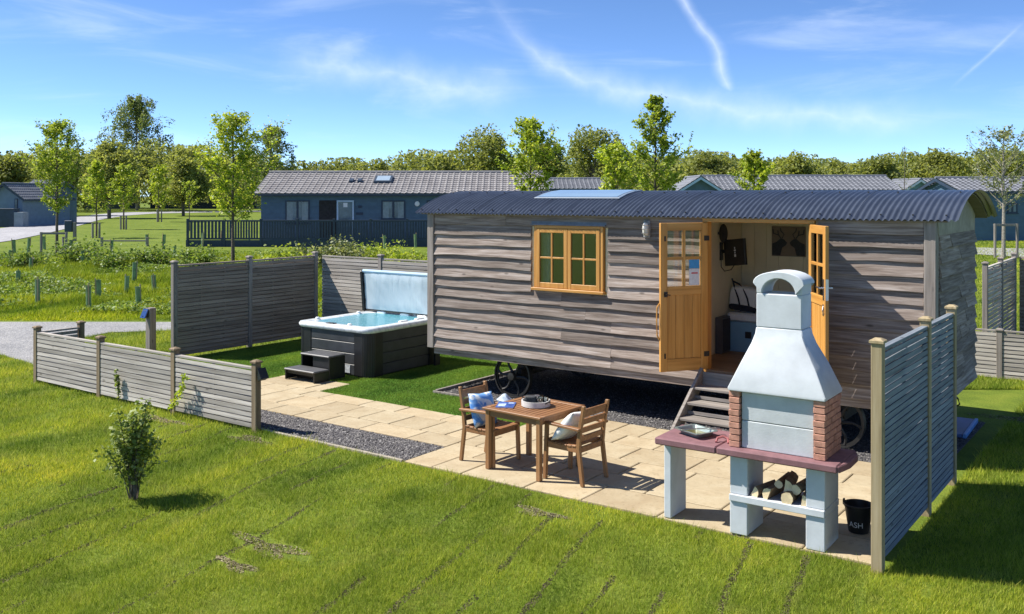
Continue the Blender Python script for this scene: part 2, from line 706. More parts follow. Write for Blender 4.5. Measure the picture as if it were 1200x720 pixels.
M_WHITEPL = paint('white_acrylic', (.80, .82, .83), .22, .04, 5, .02)
M_GUARD = paint('green_tree_guard', (.19, .29, .14), .6, .25, 5, .1)
M_CLOTHW = paint('white_cotton', (.72, .72, .70), .95, .05, 30, .5)
M_CLOTHB = paint('blue_cotton', (.10, .24, .55), .95, .18, 26, .5)
M_CLOTHN = paint('navy_canvas', (.018, .02, .032), .95, .2, 26, .5)
M_CLOTHG = paint('charcoal_cloth', (.045, .05, .055), .95, .2, 26, .5)
M_ROOFC = None


def roof_metal():
    m, nt, out = new_mat('corrugated_steel')
    v = coords(nt, (1, 1, 1), True)
    n = noise(nt, v, 3.5, 6, .65)
    st = noise(nt, coords(nt, (9, 1.2, 1.2), True), 2.0, 4, .6)
    c = ramp(nt, n, [(.3, (.052, .064, .095)), (.7, (.088, .106, .148))])
    c = mixc(nt, math_n(nt, 'MULTIPLY', st, .35), c, (.12, .14, .175))
    principled(nt, out, c, .3, .35, n, .1, .003, .6)
    return m


M_ROOFC = roof_metal()


def sandstone():
    m, nt, out = new_mat('buff_sandstone')
    v = coords(nt, (1, 1, 1))
    n = noise(nt, v, 3.0, 7, .62, .4)
    n2 = noise(nt, v, 22, 6, .65)
    wv = noise(nt, coords(nt, (1.5, 5, 1)), 2.2, 5, .6, 1.0)
    c = ramp(nt, n, [(.28, (.365, .29, .185)), (.5, (.43, .36, .24)), (.75, (.49, .425, .30))])
    c = mixc(nt, math_n(nt, 'MULTIPLY', wv, .35), c, (.37, .29, .185))
    c = mixc(nt, ramp(nt, n2, [(.54, (0, 0, 0)), (.76, (.65, .65, .65))]), c, (.20, .155, .10))
    oi = nt.nodes.new('ShaderNodeObjectInfo')
    c = mixc(nt, 1.0, c, ramp(nt, oi.outputs['Random'], [(0, (.86, .83, .8)), (.5, (1, 1, 1)), (1, (1.06, 1.03, 1.0))]), 'MULTIPLY')
    bn = mixc(nt, .5, wv, n2)
    principled(nt, out, c, .85, 0, bn, .45, .012, .25)
    return m


M_STONE = sandstone()
M_MORTAR = paint('sandy_mortar', (.24, .195, .135), .95, .25, 12, .4, 0, .2, True)


def gravel_mat(name, lo, mid, hi, scale=55):
    m, nt, out = new_mat(name)
    v = coords(nt, (1, 1, 1), True)
    vo = nt.nodes.new('ShaderNodeTexVoronoi')
    vo.inputs['Scale'].default_value = scale
    nt.links.new(v, vo.inputs['Vector'])
    sp = nt.nodes.new('ShaderNodeSeparateColor')
    nt.links.new(vo.outputs['Color'], sp.inputs[0])
    c = ramp(nt, sp.outputs[0], [(0, lo), (.5, mid), (1, hi)])
    big = noise(nt, v, .8, 5, .6)
    c = mixc(nt, 1, c, ramp(nt, big, [(.3, (.82, .82, .82)), (.7, (1.15, 1.13, 1.1))]), 'MULTIPLY')
    principled(nt, out, c, .9, 0, vo.outputs['Distance'], .8, .02, .3)
    return m


M_GRAVEL = gravel_mat('grey_gravel', (.045, .044, .048), (.085, .082, .085), (.17, .165, .16))
M_PATHG = gravel_mat('pale_gravel', (.19, .19, .20), (.27, .27, .28), (.36, .355, .35), 30)
M_ROAD = gravel_mat('park_road', (.27, .27, .29), (.33, .33, .35), (.40, .395, .41), 9)


def stone_mat():
    m, nt, out = new_mat('gravel_stone')
    g = nt.nodes.new('ShaderNodeNewGeometry')
    c = ramp(nt, g.outputs['Random Per Island'], [(0, (.045, .043, .048)), (.35, (.08, .076, .083)), (.7, (.125, .118, .12)), (.9, (.19, .178, .17)), (1, (.32, .31, .30))])
    principled(nt, out, c, .85, 0, None, spec=.3)
    return m


M_PEBBLE = stone_mat()

SEAM_D = (.98, .2)          # across the turf rolls
SEAM0, SEAMP = -6.6, .5


def ground_mat():
    m, nt, out = new_mat('lawn_soil')
    g = nt.nodes.new('ShaderNodeNewGeometry')
    pos = g.outputs['Position']
    big = noise(nt, pos, .35, 4, .55)
    mid = noise(nt, pos, 2.1, 5, .6)
    fine = noise(nt, pos, 38, 4, .7)
    c = ramp(nt, mid, [(.3, (.075, .115, .014)), (.5, (.12, .17, .018)), (.72, (.18, .215, .028))])
    c = mixc(nt, ramp(nt, big, [(.4, (0, 0, 0)), (.7, (.6, .6, .6))]), c, (.19, .235, .036))
    c = mixc(nt, 1, c, ramp(nt, fine, [(.3, (.6, .6, .6)), (.7, (1.3, 1.3, 1.3))]), 'MULTIPLY')
    principled(nt, out, c, .95, 0, fine, .6, .03, .15)
    return m


M_GROUND = ground_mat()


def grass_mat(name, cols, pos_s, dry, trans=.3):
    m, nt, out = new_mat(name)
    g = nt.nodes.new('ShaderNodeNewGeometry')
    c = ramp(nt, g.outputs['Random Per Island'], [(i / (len(cols) - 1), k) for i, k in enumerate(cols)])
    n = noise(nt, g.outputs['Position'], pos_s, 5, .6)
    n2 = noise(nt, g.outputs['Position'], pos_s * 4.2, 4, .6)
    c = mixc(nt, 1, c, ramp(nt, n, [(.3, (.68, .74, .7)), (.5, (1, 1, 1)), (.7, (1.3, 1.18, 1.0))]), 'MULTIPLY')
    c = mixc(nt, ramp(nt, n2, [(.55, (0, 0, 0)), (.75, (.5, .5, .5))]), c, dry)
    mp = nt.nodes.new('ShaderNodeMapping')
    mp.inputs['Rotation'].default_value = (0, 0, -.2)
    mp.inputs['Scale'].default_value = (1.0, .28, 1)
    nt.links.new(g.outputs['Position'], mp.inputs['Vector'])
    n3 = noise(nt, mp.outputs[0], pos_s * 1.3, 4, .6)
    c = mixc(nt, 1, c, ramp(nt, n3, [(.34, (.46, .60, .58)), (.5, (.98, 1, 1)), (.66, (1.35, 1.25, 1.05))]), 'MULTIPLY')
    b = nt.nodes.new('ShaderNodeBsdfPrincipled')
    nt.links.new(c, b.inputs['Base Color'])
    b.inputs['Roughness'].default_value = .6
    b.inputs['Specular IOR Level'].default_value = .2
    t = nt.nodes.new('ShaderNodeBsdfTranslucent')
    nt.links.new(c, t.inputs['Color'])
    mx = nt.nodes.new('ShaderNodeMixShader')
    mx.inputs[0].default_value = trans
    nt.links.new(b.outputs[0], mx.inputs[1])
    nt.links.new(t.outputs[0], mx.inputs[2])
    nt.links.new(mx.outputs[0], out.inputs[0])
    return m


M_GRASS = grass_mat('lawn_grass', [(.155, .225, .017), (.275, .355, .028), (.40, .46, .047), (.53, .52, .11)], .75, (.48, .43, .14), .42)
M_TURF = grass_mat('artificial_turf', [(.12, .21, .03), (.18, .29, .042), (.25, .345, .065)], .9, (.23, .31, .055), .4)
M_TURFB = paint('turf_backing', (.09, .20, .025), .95, .2, 30, .4, 0, .1, True)
M_ROUGH = grass_mat('rough_grass', [(.17, .25, .012), (.29, .37, .016), (.38, .45, .026), (.50, .50, .07)], .35, (.38, .40, .08), .4)
M_WEED = leafmat('weed_leaf', [(.10, .17, .03), (.15, .24, .045), (.22, .31, .07), (.32, .38, .13)], .4, .5, .9)
M_LEAF_Y = leafmat('fresh_yellow_green_leaf', [(.21, .31, .028), (.31, .41, .038), (.41, .49, .065), (.56, .58, .17)], .5, .45, .8)
M_LEAF_G = leafmat('mid_green_leaf', [(.18, .26, .03), (.26, .35, .04), (.35, .44, .065), (.46, .50, .13)], .48, .5, .8)
M_LEAF_P = leafmat('pale_grey_green_leaf', [(.14, .175, .06), (.20, .24, .09), (.28, .31, .15), (.48, .48, .32)], .35, .5, .8)
M_LEAF_B = leafmat('hazed_birch_leaf', [(.10, .145, .05), (.15, .20, .065), (.21, .265, .09), (.29, .34, .14)], .45, .5, .3)  # greyed like the far woods to stand in for haze
M_LEAF_W = leafmat('hazed_woodland_leaf', [(.15, .185, .06), (.215, .25, .075), (.285, .315, .10), (.36, .38, .15)], .5, .65, .045)  # greens greyed so the colour carries the distance haze
M_LEAF_S = leafmat('shrub_leaf', [(.13, .19, .04), (.20, .27, .06), (.29, .36, .11), (.42, .46, .20)], .35, .5, 3, .25)

# ------------------------------------------------------------------ the setting
def axis_pts(segs):
    out = []
    for a, b, st in segs:
        out += list(np.arange(a, b - 1e-6, st))
    out.append(segs[-1][1])
    return np.array(out)


def build_ground():
    xs = axis_pts([(-900, -200, 70), (-200, -80, 10), (-80, -32, 2), (-32, -16, .6), (-16, 3, .22), (3, 30, 3), (30, 200, 17), (200, 900, 70)])
    ys = axis_pts([(-60, 0, 6), (0, 3, .6), (3, 9, .2), (9, 26, .6), (26, 80, 2.2), (80, 220, 10), (220, 1200, 70)])
    X, Y = np.meshgrid(xs, ys)
    Z = hgt_np(X, Y)
    nx, ny = len(xs), len(ys)
    v = np.stack([X.ravel(), Y.ravel(), Z.ravel()], 1)
    i, j = np.meshgrid(np.arange(nx - 1), np.arange(ny - 1))
    a = (j * nx + i).ravel()
    f = np.stack([a, a + 1, a + nx + 1, a + nx], 1)
    me = bpy.data.meshes.new('ground')
    me.from_pydata(v.tolist(), [], f.tolist())
    me.polygons.foreach_set('use_smooth', [True] * len(me.polygons))
    me.materials.append(M_GROUND)
    tag(link('ground', me), kind='structure')


build_ground()


def sheet(name, poly, z, mat, drop=.06):
    """a flat patch with a skirt that goes into the ground"""
    mb = MB()
    n = len(poly)
    vs = [(x, y, z + (hgt(x, y) if z < .2 else 0)) for x, y in poly] + [(x, y, z - drop) for x, y in poly]
    mb.add(vs, [tuple(range(n))] + [(i, (i + 1) % n, (i + 1) % n + n, i + n) for i in range(n)])
    return tag(mb.build(name, mat), kind='structure')


PATIO = [(-13.4, 9.5), (-7.9, 9.5), (-7.9, 8.68), (-2.3, 8.68), (-2.3, 11.97), (-7.75, 11.97), (-7.75, 10.94), (-11.83, 10.94), (-11.83, 11.66), (-13.4, 11.66)]
STRIP = [(-13.4, 8.72), (-7.9, 8.72), (-7.9, 9.5), (-13.4, 9.5)]
BED = [(-10.17, 12.0), (-2.45, 12.0), (-2.45, 15.1), (-10.17, 15.1)]
TURF1 = [(-16.45, 8.75), (-13.4, 8.75), (-13.4, 11.66), (-11.83, 11.66), (-11.83, 10.94), (-7.75, 10.94), (-7.75, 11.97), (-10.2, 11.97), (-10.2, 15.28), (-16.45, 15.28)]
GPATH = [(-40, 2.5), (-25, 12.1), (-23.2, 13.4), (-21.4, 14.67), (-19.2, 16.7), (-16.5, 20), (-14, 24), (-13.0, 23.5), (-15.4, 19.2), (-18.4, 15.4), (-20.1, 13.75),
         (-21.0, 12.7), (-20.4, 11.2), (-18.6, 10.3), (-16.6, 9.7), (-16.6, 8.8), (-17.4, 9.2), (-18.4, 9.5), (-20.6, 9.7), (-24, 8.2), (-38, -1)]

patio = sheet('patio', PATIO, .008, M_MORTAR)
sheet('gravel_strip', STRIP, .004, M_GRAVEL)
sheet('gravel_bed', BED, .004, M_GRAVEL)
sheet('artificial_turf_base', TURF1, .012, M_TURFB)
sheet('gravel_path', GPATH, .012, M_PATHG)


def pave():
    rs = random.Random(3)
    cache = {}
    zones = [(-7.9, -2.3, 8.68, 11.97), (-13.4, -7.9, 9.5, 10.94), (-13.4, -11.83, 10.94, 11.66), (-7.9, -7.75, 10.94, 10.945)]
    for x0, x1, y0, y1 in zones[:3]:
        rows = []
        y = y0
        pat = [.6, .45, .6, .6, .45, .59] if y1 - y0 > 2 else [.45, .6, .39]
        k = 0
        while y < y1 - .02:
            d = min(pat[k % len(pat)], y1 - y)
            if y1 - y - d < .16:
                d = y1 - y
            rows.append((y, y + d))
            y += d
            k += 1
        for (ya, yb) in rows:
            x = x0 + (0 if x0 < -12 else 0)
            first = rs.choice([.3, .45, .6, .75])
            while x < x1 - .02:
                l = first if first else rs.choice([.45, .6, .75, .9, .9])
                first = None
                l = min(l, x1 - x)
                if x1 - x - l < .2:
                    l = x1 - x
                if x0 == -7.9 and ya > 10.9 and x < -7.75:
                    l -= (-7.75 - x)
                    x = -7.75
                key = (round(l, 2), round(yb - ya, 2))
                if key not in cache:
                    gx, gy = l / 2 - .005, (yb - ya) / 2 - .005
                    c = .01
                    mb = MB()
                    # riven edge: an octagon-ish outline with small chips
                    poly = []
                    for (sx, sy) in ((-1, -1), (1, -1), (1, 1), (-1, 1)):
                        poly.append((sx * gx, sy * gy))
                    pts = []
                    for i in range(4):
                        a = poly[i]
                        b = poly[(i + 1) % 4]
                        for t in (.03, .35, .68, .97):
                            o = rs.uniform(0, .005)
                            nx_, ny_ = (b[1] - a[1]), -(b[0] - a[0])
                            ll = math.hypot(nx_, ny_)
                            pts.append((a[0] + (b[0] - a[0]) * t - nx_ / ll * o, a[1] + (b[1] - a[1]) * t - ny_ / ll * o))
                    mb.loft([[(p[0], p[1], -.02) for p in pts], [(p[0], p[1], .018) for p in pts], [(p[0] * (1 - c / gx), p[1] * (1 - c / gy), .024) for p in pts]])
                    cache[key] = mb.mesh('paving_slab', M_STONE)
                link('paving_slab', cache[key], patio, (x + l / 2, (ya + yb) / 2, rs.uniform(-.0035, .0015)), (rs.uniform(-.003, .003), rs.uniform(-.003, .003), 0))
                x += l


pave()

# concrete edging along the gravel strip, timber edging round the gravel bed
mb = MB()
mb.box(-13.4, -7.92, 8.665, 8.71, -.1, .03)
tag(mb.build('path_edging', paint('pale_concrete', (.34, .30, .24), .9, .2, 8, .4), None, .006), kind='structure')
mb = MB()
mb.box(-10.235, -10.185, 12.02, 15.1, -.06, .06)
mb.box(-10.235, -7.76, 11.955, 11.992, -.06, .05)
tag(mb.build('timber_edging', M_POST_G, None, .004), kind='structure')

# the park road, far to the left, and a path to the far right
def strip_road(name, near, far, mat, dz=.03):
    a = [P(F_PX * (CAM_H - .45) / (y - 228), x) for x, y in near]
    b = [P(F_PX * (CAM_H - .45) / (y - 228), x) for x, y in far]
    mb = MB()
    n = len(a)
    vs = [(p.x, p.y, p.z + dz) for p in a + b]
    mb.add(vs, [(i, i + 1, n + i + 1, n + i) for i in range(n - 1)])
    return tag(mb.build(name, mat), kind='structure')


strip_road('road', [(-120, 305), (0, 284.5), (18, 281.7), (55, 274), (92, 265), (117, 258), (147, 253), (183, 250.5), (240, 249.4), (330, 248.6)],
           [(-120, 281), (0, 268), (27, 265), (60, 260), (88, 255), (108, 252.3), (135, 249.8), (183, 248.3), (240, 247.7), (330, 247.2)], M_ROAD)
strip_road('far_path', [(1060, 296), (1150, 299), (1230, 303), (1330, 312)], [(1060, 290), (1150, 291), (1230, 293), (1330, 297)], M_ROAD)


# ---- grass: lawn, artificial turf, rough bank
def seam_gap(x, y):
    q = x * SEAM_D[0] + y * SEAM_D[1]
    k = np.round((q - SEAM0) / SEAMP)
    d = np.abs(q - SEAM0 - k * SEAMP + .05 * (vnoise(x, y, .5, 5) - .5))
    gate = vnoise(x + k * 3.7, y, 1.1, 9)
    return (d < .012 + .034 * vnoise(x, y, .16, 4)) & (gate > .5) & (x > -12) & (y < 8.6)


BARE = [(-7.19, 5.99, .55, .16), (-5.5, 8.12, .35, .12), (-7.1, 5.55, .3, .1), (-10.3, 8.3, .5, .12), (-12.2, 8.25, .6, .12), (-2.0, 15.6, .7, .35)]


def build_lawn():
    rs = np.random.RandomState(11)
    n = 1250000
    w = 6.6 + (24 - 6.6) * rs.rand(n) ** 1.9
    lat = rs.uniform(-.60, .60, n) * w
    x = FW[0] * w + RT[0] * lat
    y = FW[1] * w + RT[1] * lat
    keep = ~(((y > 8.66) & (x > -16.6) & (x < -2.2)))
    keep &= ~in_poly(x, y, GPATH)
    keep &= ~((x < -18) & (y > 13) & (y > 12.6 + (x + 25) * .72 + .0) & (w > 22))
    keep &= ~(seam_gap(x, y) & (rs.rand(n) < .75))
    for bx, by, ra, rb in BARE:
        d = ((x - bx) / ra) ** 2 + ((y - by) / rb) ** 2
        keep &= ~((d < 1.0 + .6 * (vnoise(x, y, .15, 2) - .5)) & (rs.rand(n) < .82))
    keep &= rs.rand(n) < .55 + .6 * vnoise(x, y, .35, 21)
    x, y, w = x[keep], y[keep], w[keep]
    z = hgt_np(x, y)
    k = np.clip(w / 9, .9, 2.2)
    h = rs.uniform(.022, .052, len(x)) * (.7 + .7 * vnoise(x, y, .5, 8)) * np.clip(k, 1, 1.4)
    h = h * np.where(rs.rand(len(x)) < .05, 1.8, 1.0)
    wd = rs.uniform(.0035, .0075, len(x)) * k
    me = np_mesh('lawn_grass', blades(x, y, z, h, wd, rs, 1.0), 3, M_GRASS)
    o = link('lawn_grass', me)
    tag(o, 'short mown lawn grass with faint turf seams', 'grass', kind='stuff')
    # dark crumbs drawn as seam shadow, and soil in bare spots
    n = 60000
    return o


build_lawn()


def seam_shade_and_soil():
    """dark crumbs painting the shadow lines of turf seams, and earth in worn spots"""
    rs = np.random.RandomState(5)
    n = 260000
    x = rs.uniform(-12, -2.3, n)
    y = rs.uniform(3.5, 8.6, n)
    s = seam_gap(x, y)  # dark crumbs fill the seams as painted shadow lines
    x, y = x[s], y[s]
    z = hgt_np(x, y) + .003
    me = np_mesh('seam_shade', leaves(np.stack([x, y, z], 1), .018, rs, .8, 2.5, .5), 4,
                 leafmat('seam_shade_crumb', [(.03, .027, .015), (.05, .043, .024), (.08, .068, .038), (.15, .13, .08)], 0, .95, 2))
    tag(link('seam_shade', me), 'dark crumbs standing in for shadow lines between rolls of lawn turf', 'soil', kind='stuff')
    xs_, ys_ = [], []
    for bx, by, ra, rb in BARE:
        m_ = 1500
        a = rs.uniform(0, 6.28, m_)
        r = np.sqrt(rs.rand(m_)) * (.75 + .4 * np.sin(a * 3 + bx))
        xs_.append(bx + ra * r * np.cos(a))
        ys_.append(by + rb * r * np.sin(a))
    x = np.concatenate(xs_)
    y = np.concatenate(ys_)
    z = hgt_np(x, y) + .004
    me = np_mesh('bare_soil', leaves(np.stack([x, y, z], 1), .022, rs, .5, 1.5, .6), 4,
                 leafmat('dry_thatch', [(.12, .10, .055), (.20, .17, .095), (.29, .25, .15), (.40, .36, .24)], 0, .95, 2))
    tag(link('bare_soil', me), 'pale dry thatch and earth in the worn patches of lawn', 'soil', kind='stuff')


seam_shade_and_soil()


def build_turf():
    rs = np.random.RandomState(12)
    n = 420000
    x = rs.uniform(-16.45, -7.75, n)
    y = rs.uniform(8.75, 15.28, n)
    keep = in_poly(x, y, TURF1) & ~((x > -13.75) & (x < -11.95) & (y > 12.3) & (y < 14.1))
    x, y = x[keep], y[keep]
    h = rs.uniform(.018, .03, len(x))
    me = np_mesh('artificial_turf', blades(x, y, np.full(len(x), .012), h, rs.uniform(.006, .012, len(x)), rs, .9), 3, M_TURF)
    tag(link('artificial_turf', me), 'even bright green artificial turf around the hot tub', 'turf', kind='stuff')


build_turf()


def scatter_pebbles(name, label, poly, n, size, seed):
    rs = np.random.RandomState(seed)
    xs_ = [p[0] for p in poly]
    ys_ = [p[1] for p in poly]
    x = rs.uniform(min(xs_) + .02, max(xs_) - .02, n)
    y = rs.uniform(min(ys_) + .02, max(ys_) - .02, n)
    s = size * rs.uniform(.5, 1.3, n)
    z = .004 + s * rs.uniform(.1, .5, n)
    # squashed octahedra
    base = np.array([(1, 0, 0), (0, 1, 0), (-1, 0, 0), (0, -1, 0), (0, 0, .7), (0, 0, -.7)], float)
    tri = np.array([(0, 1, 4), (1, 2, 4), (2, 3, 4), (3, 0, 4)])
    v = base[None] * (s[:, None, None] * .5) * rs.uniform(.7, 1.3, (n, 6, 3))
    a = rs.uniform(0, 6.28, n)
    ca, sa = np.cos(a)[:, None], np.sin(a)[:, None]
    vx = v[..., 0] * ca - v[..., 1] * sa
    vy = v[..., 0] * sa + v[..., 1] * ca
    v = np.stack([vx + x[:, None], vy + y[:, None], v[..., 2] + z[:, None]], -1)
    me = bpy.data.meshes.new(name)
    V = v.reshape(-1, 3)
    T = (tri[None] + (np.arange(n) * 6)[:, None, None]).reshape(-1, 3)
    me.vertices.add(len(V))
    me.vertices.foreach_set('co', V.astype(np.float32).ravel())
    me.loops.add(T.size)
    me.loops.foreach_set('vertex_index', T.astype(np.int32).ravel())
    me.polygons.add(len(T))
    me.polygons.foreach_set('loop_start', np.arange(0, T.size, 3, dtype=np.int32))
    me.polygons.foreach_set('loop_total', np.full(len(T), 3, dtype=np.int32))
    me.materials.append(M_PEBBLE)
    me.update(calc_edges=True)
    tag(link(name, me), label, 'gravel', kind='stuff')


scatter_pebbles('gravel_chippings', 'grey slate and stone chippings in the strip beside the lawn', STRIP, 17000, .026, 3)
scatter_pebbles('gravel_chippings', 'grey gravel chippings under the hut on its wheels', BED, 26000, .028, 4)


# ------------------------------------------------------------------ the hut on wheels
HX, HY = -6.56, 12.3            # hut origin: middle of its front wall, on the ground
XL, XR, DEP = -4.03, 4.02, 2.4
hut = thing('shepherd_hut', 'weathered timber hut on iron wheels with curved corrugated roof and oak doors', 'hut', (HX, HY, 0))


def board_mesh(L, rs, h=.2, lip=.052, top=.008):
    n = max(2, int(L / .2))
    mb = MB()
    vs = []
    ph = rs.uniform(0, 9)
    am = rs.uniform(.003, .012)
    lip = lip * rs.uniform(.85, 1.15)
    tl = rs.uniform(-.005, .005)
    for i in range(n + 1):
        t = i / n
        x = (t - .5) * L
        dz = am * (math.sin(x * 2.3 + ph) + .6 * math.sin(x * 6.1 + 2 * ph)) + tl * (t - .5) + rs.uniform(-.0025, .0025)
        dy = rs.uniform(-.002, .002)
        vs += [(x, 0, dz), (x, -lip + dy, dz), (x, -(lip + top) / 2 + dy, h * .5), (x, -top, h), (x, 0, h)]
    fs = []
    for i in range(n):
        a, b = i * 5, (i + 1) * 5
        for k in range(5):
            k2 = (k + 1) % 5
            fs.append((a + k, a + k2, b + k2, b + k))
    fs.append((0, 1, 2, 3, 4))
    fs.append(tuple(n * 5 + k for k in (4, 3, 2, 1, 0)))
    mb.add(vs, fs)
    return mb.mesh('board', M_BOARD)


def clad(intervals_of_row, rz, origin, rs, rows=12, z0=.72, pitch=.174, wide=3.2):
    """rows of overlapping boards; origin/rz map the wall's own x to the hut"""
    c, s = math.cos(rz), math.sin(rz)
    for k in range(rows):
        for (a, b) in intervals_of_row(k, z0 + k * pitch):
            L = b - a
            cuts = [a]
            if L > wide:
                cuts.append(a + L * rs.choice([.27, .38, .52, .61, .7]))
            cuts.append(b)
            for p, q in zip(cuts[:-1], cuts[1:]):
                m = (p + q) / 2
                me = board_mesh(q - p - .003, rs)
                link('board', me, hut, (origin[0] + c * m, origin[1] + s * m, z0 + k * pitch), (0, 0, rz))


rsb = random.Random(5)


def front_rows(k, z):
    ints = [(XL + .13, 1.0), (2.6, XR - .13)]
    if z + .174 > 1.83 and z < 2.8:
        ints = [(XL + .13, -1.91), (-.53, 1.0), (2.6, XR - .13)]
    return ints


clad(front_rows, 0, (0, 0), rsb)
clad(lambda k, z: [(.1, DEP - .03)], R_(90), (XR, 0), rsb, wide=1.4)
clad(lambda k, z: [(-DEP + .03, -.1)], R_(-90), (XL, 0), rsb, rows=12, wide=9)
clad(lambda k, z: [(XL + .1 - 4.0 + 4.0, XR - .1)], R_(180), (0, DEP), rsb, wide=4)

# posts, fascia, sheathing
mb = MB()
mb.box(XR - .125, XR + .012, -.062, .09, .70, 2.97)
mb.build('corner_post', M_POST_G, hut, .006)
mb = MB()
mb.box(XL - .012, XL + .125, -.062, .09, .70, 2.97)
mb.build('corner_post', M_POST_G, hut, .006)
for xx in (XL - .012, XR - .1):
    mb = MB()
    mb.box(xx, xx + .112, DEP - .06, DEP + .048, .70, 2.97)
    mb.build('corner_post', M_POST_G, hut, .006)
for a, b in ((XL + .13, -2.4), (-2.397, 1.0), (2.6, XR - .13)):
    mb = MB()
    mb.box(a, b, -.038, -.002, 2.80, 2.975)
    mb.build('fascia_board', M_BOARD, hut, .004)
wall = MB()
wall.box(XL, -1.86, .0, .06, .72, 2.98)
wall.box(-1.86, -.58, .0, .06, .72, 1.84)
wall.box(-1.86, -.58, .0, .06, 2.83, 2.98)
wall.box(-.58, 1.02, .0, .06, .72, 2.98)
wall.box(2.56, XR, .0, .06, .72, 2.98)
wall.box(XL, XR, DEP - .06, DEP, .72, 2.98)
wall.box(XL, XL + .06, .06, DEP - .06, .72, 2.98)
wall.box(XR - .06, XR, .06, DEP - .06, .72, 2.98)
wall.build('wall', M_CREAM, hut)
RC = DEP / 2
HALF = DEP / 2 + .155
EAVE, RISE = 2.985, .36
RR = (HALF ** 2 + RISE ** 2) / (2 * RISE)
ZC = EAVE + RISE - RR
A0 = math.asin(HALF / RR)


def arc_pt(a, r):
    return (RC + r * math.sin(a), ZC + r * math.cos(a))


# gable infill of the two ends, under the curve
for xx, nm in ((XR - .05, 1), (XL, 0)):
    mb = MB()
    g0 = [arc_pt(A0 * .9 * (i / 12 * 2 - 1), RR - .045) for i in range(13)]
    mb.prism([(.06, 2.80)] + g0 + [(DEP - .06, 2.80)], xx, xx + .07, 'x')
    o = mb.build('gable_board', paint('pale_gable_board%d' % nm, (.30, .27, .22), .8, .2, 5, .3), hut)
# roof deck (timber seen under the overhang) and rafters
mb = MB()
n = 16
ro = [arc_pt(A0 * .985 * (i / n * 2 - 1), RR - .016) for i in range(n + 1)]
ri = [arc_pt(A0 * .985 * (i / n * 2 - 1), RR - .036) for i in range(n + 1)]
mb.prism(ro + ri[::-1], XL - .08, XR + .16, 'x')
mb.build('roof_deck', wood('deck_underside', (.11, .095, .08), (.19, .17, .145), (.26, .23, .2), 0), hut)
# corrugated sheets
PITCH = .0755
NSH = 14


def roof_sheet_mesh():
    nc = 9
    per = 6
    cols_ = nc * per
    na = 16
    vs, fs = [], []
    for j in range(na + 1):
        a = A0 * (j / na * 2 - 1)
        for i in range(cols_ + 1):
            x = i / per * PITCH
            r = RR + .014 * math.cos(2 * math.pi * i / per)
            y, z = arc_pt(a, r)
            vs.append((x, y, z))
    w_ = cols_ + 1
    for j in range(na):
        for i in range(cols_):
            fs.append((j * w_ + i, j * w_ + i + 1, (j + 1) * w_ + i + 1, (j + 1) * w_ + i))
    mb = MB()
    mb.add(vs, fs)
    return mb.mesh('roof_sheet', M_ROOFC, 0, 'all')


rsm = roof_sheet_mesh()
for i in range(NSH):
    link('roof_sheet', rsm, hut, (XL - .2 + i * 8 * PITCH, 0, .0025 * (i % 2)))
# roofing bolts
mb = MB()
for i in range(0, 112, 5):
    x = XL - .2 + (i + 1) * PITCH
    for a in (-A0 * .93, -A0 * .3):
        y, z = arc_pt(a, RR + .0145)
        mb.box(x - .009, x + .009, y - .009, y + .009, z - .004, z + .012)
o = mb.build('roof_bolts', M_IRON, hut)
o['kind'] = 'stuff'
# rooflight near the ridge
sl = link('rooflight', None, hut)
mb = MB()
aa = [-A0 * .58, -A0 * .40, -A0 * .22, -A0 * .06]
top = [arc_pt(a, RR + .026) for a in aa]
bot = [arc_pt(a, RR + .004) for a in aa]
mb.prism(top + bot[::-1], -2.14, -.56, 'x')
mb.build('rooflight_frame', paint('rooflight_rim', (.18, .23, .30), .4, .06, 6, .05), sl, .004)
mb = MB()
t2 = [arc_pt(a, RR + .031) for a in (-A0 * .55, -A0 * .40, -A0 * .22, -A0 * .09)]
t3 = [arc_pt(a, RR + .027) for a in (-A0 * .55, -A0 * .40, -A0 * .22, -A0 * .09)]
mb.prism(t2 + t3[::-1], -2.08, -.62, 'x')
mb.build('rooflight_pane', paint('pale_rooflight', (.20, .30, .42), .18, .05, 2, .02), sl)
bpy.context.view_layer.update()

# interior shell
mb = MB()
mb.box(XL + .062, XR - .062, .062, DEP - .062, .80, .855)
mb.build('floor', M_FLOOR, hut)
for i in range(16):
    mb = MB()
    y0 = .07 + i * .142
    mb.box(.62, 3.9, y0, y0 + .139, .856, .868)
    mb.build('floorboard', M_FLOOR, hut)
mb = MB()
mb.box(.55, .60, .065, DEP - .065, .858, 2.96)
mb.build('partition', M_CREAM, hut)
mb = MB()
mb.box(XL + .065, XR - .065, .065, DEP - .065, 2.965, 2.98)
mb.build('ceiling', M_CREAM, hut)
for i in range(8):                                   # grooved boarding on the back wall
    mb = MB()
    mb.box(.62 + i * .2, .62 + i * .2 + .194, DEP - .074, DEP - .061, .87, 2.96)
    mb.build('wall_board', M_CREAM, hut)

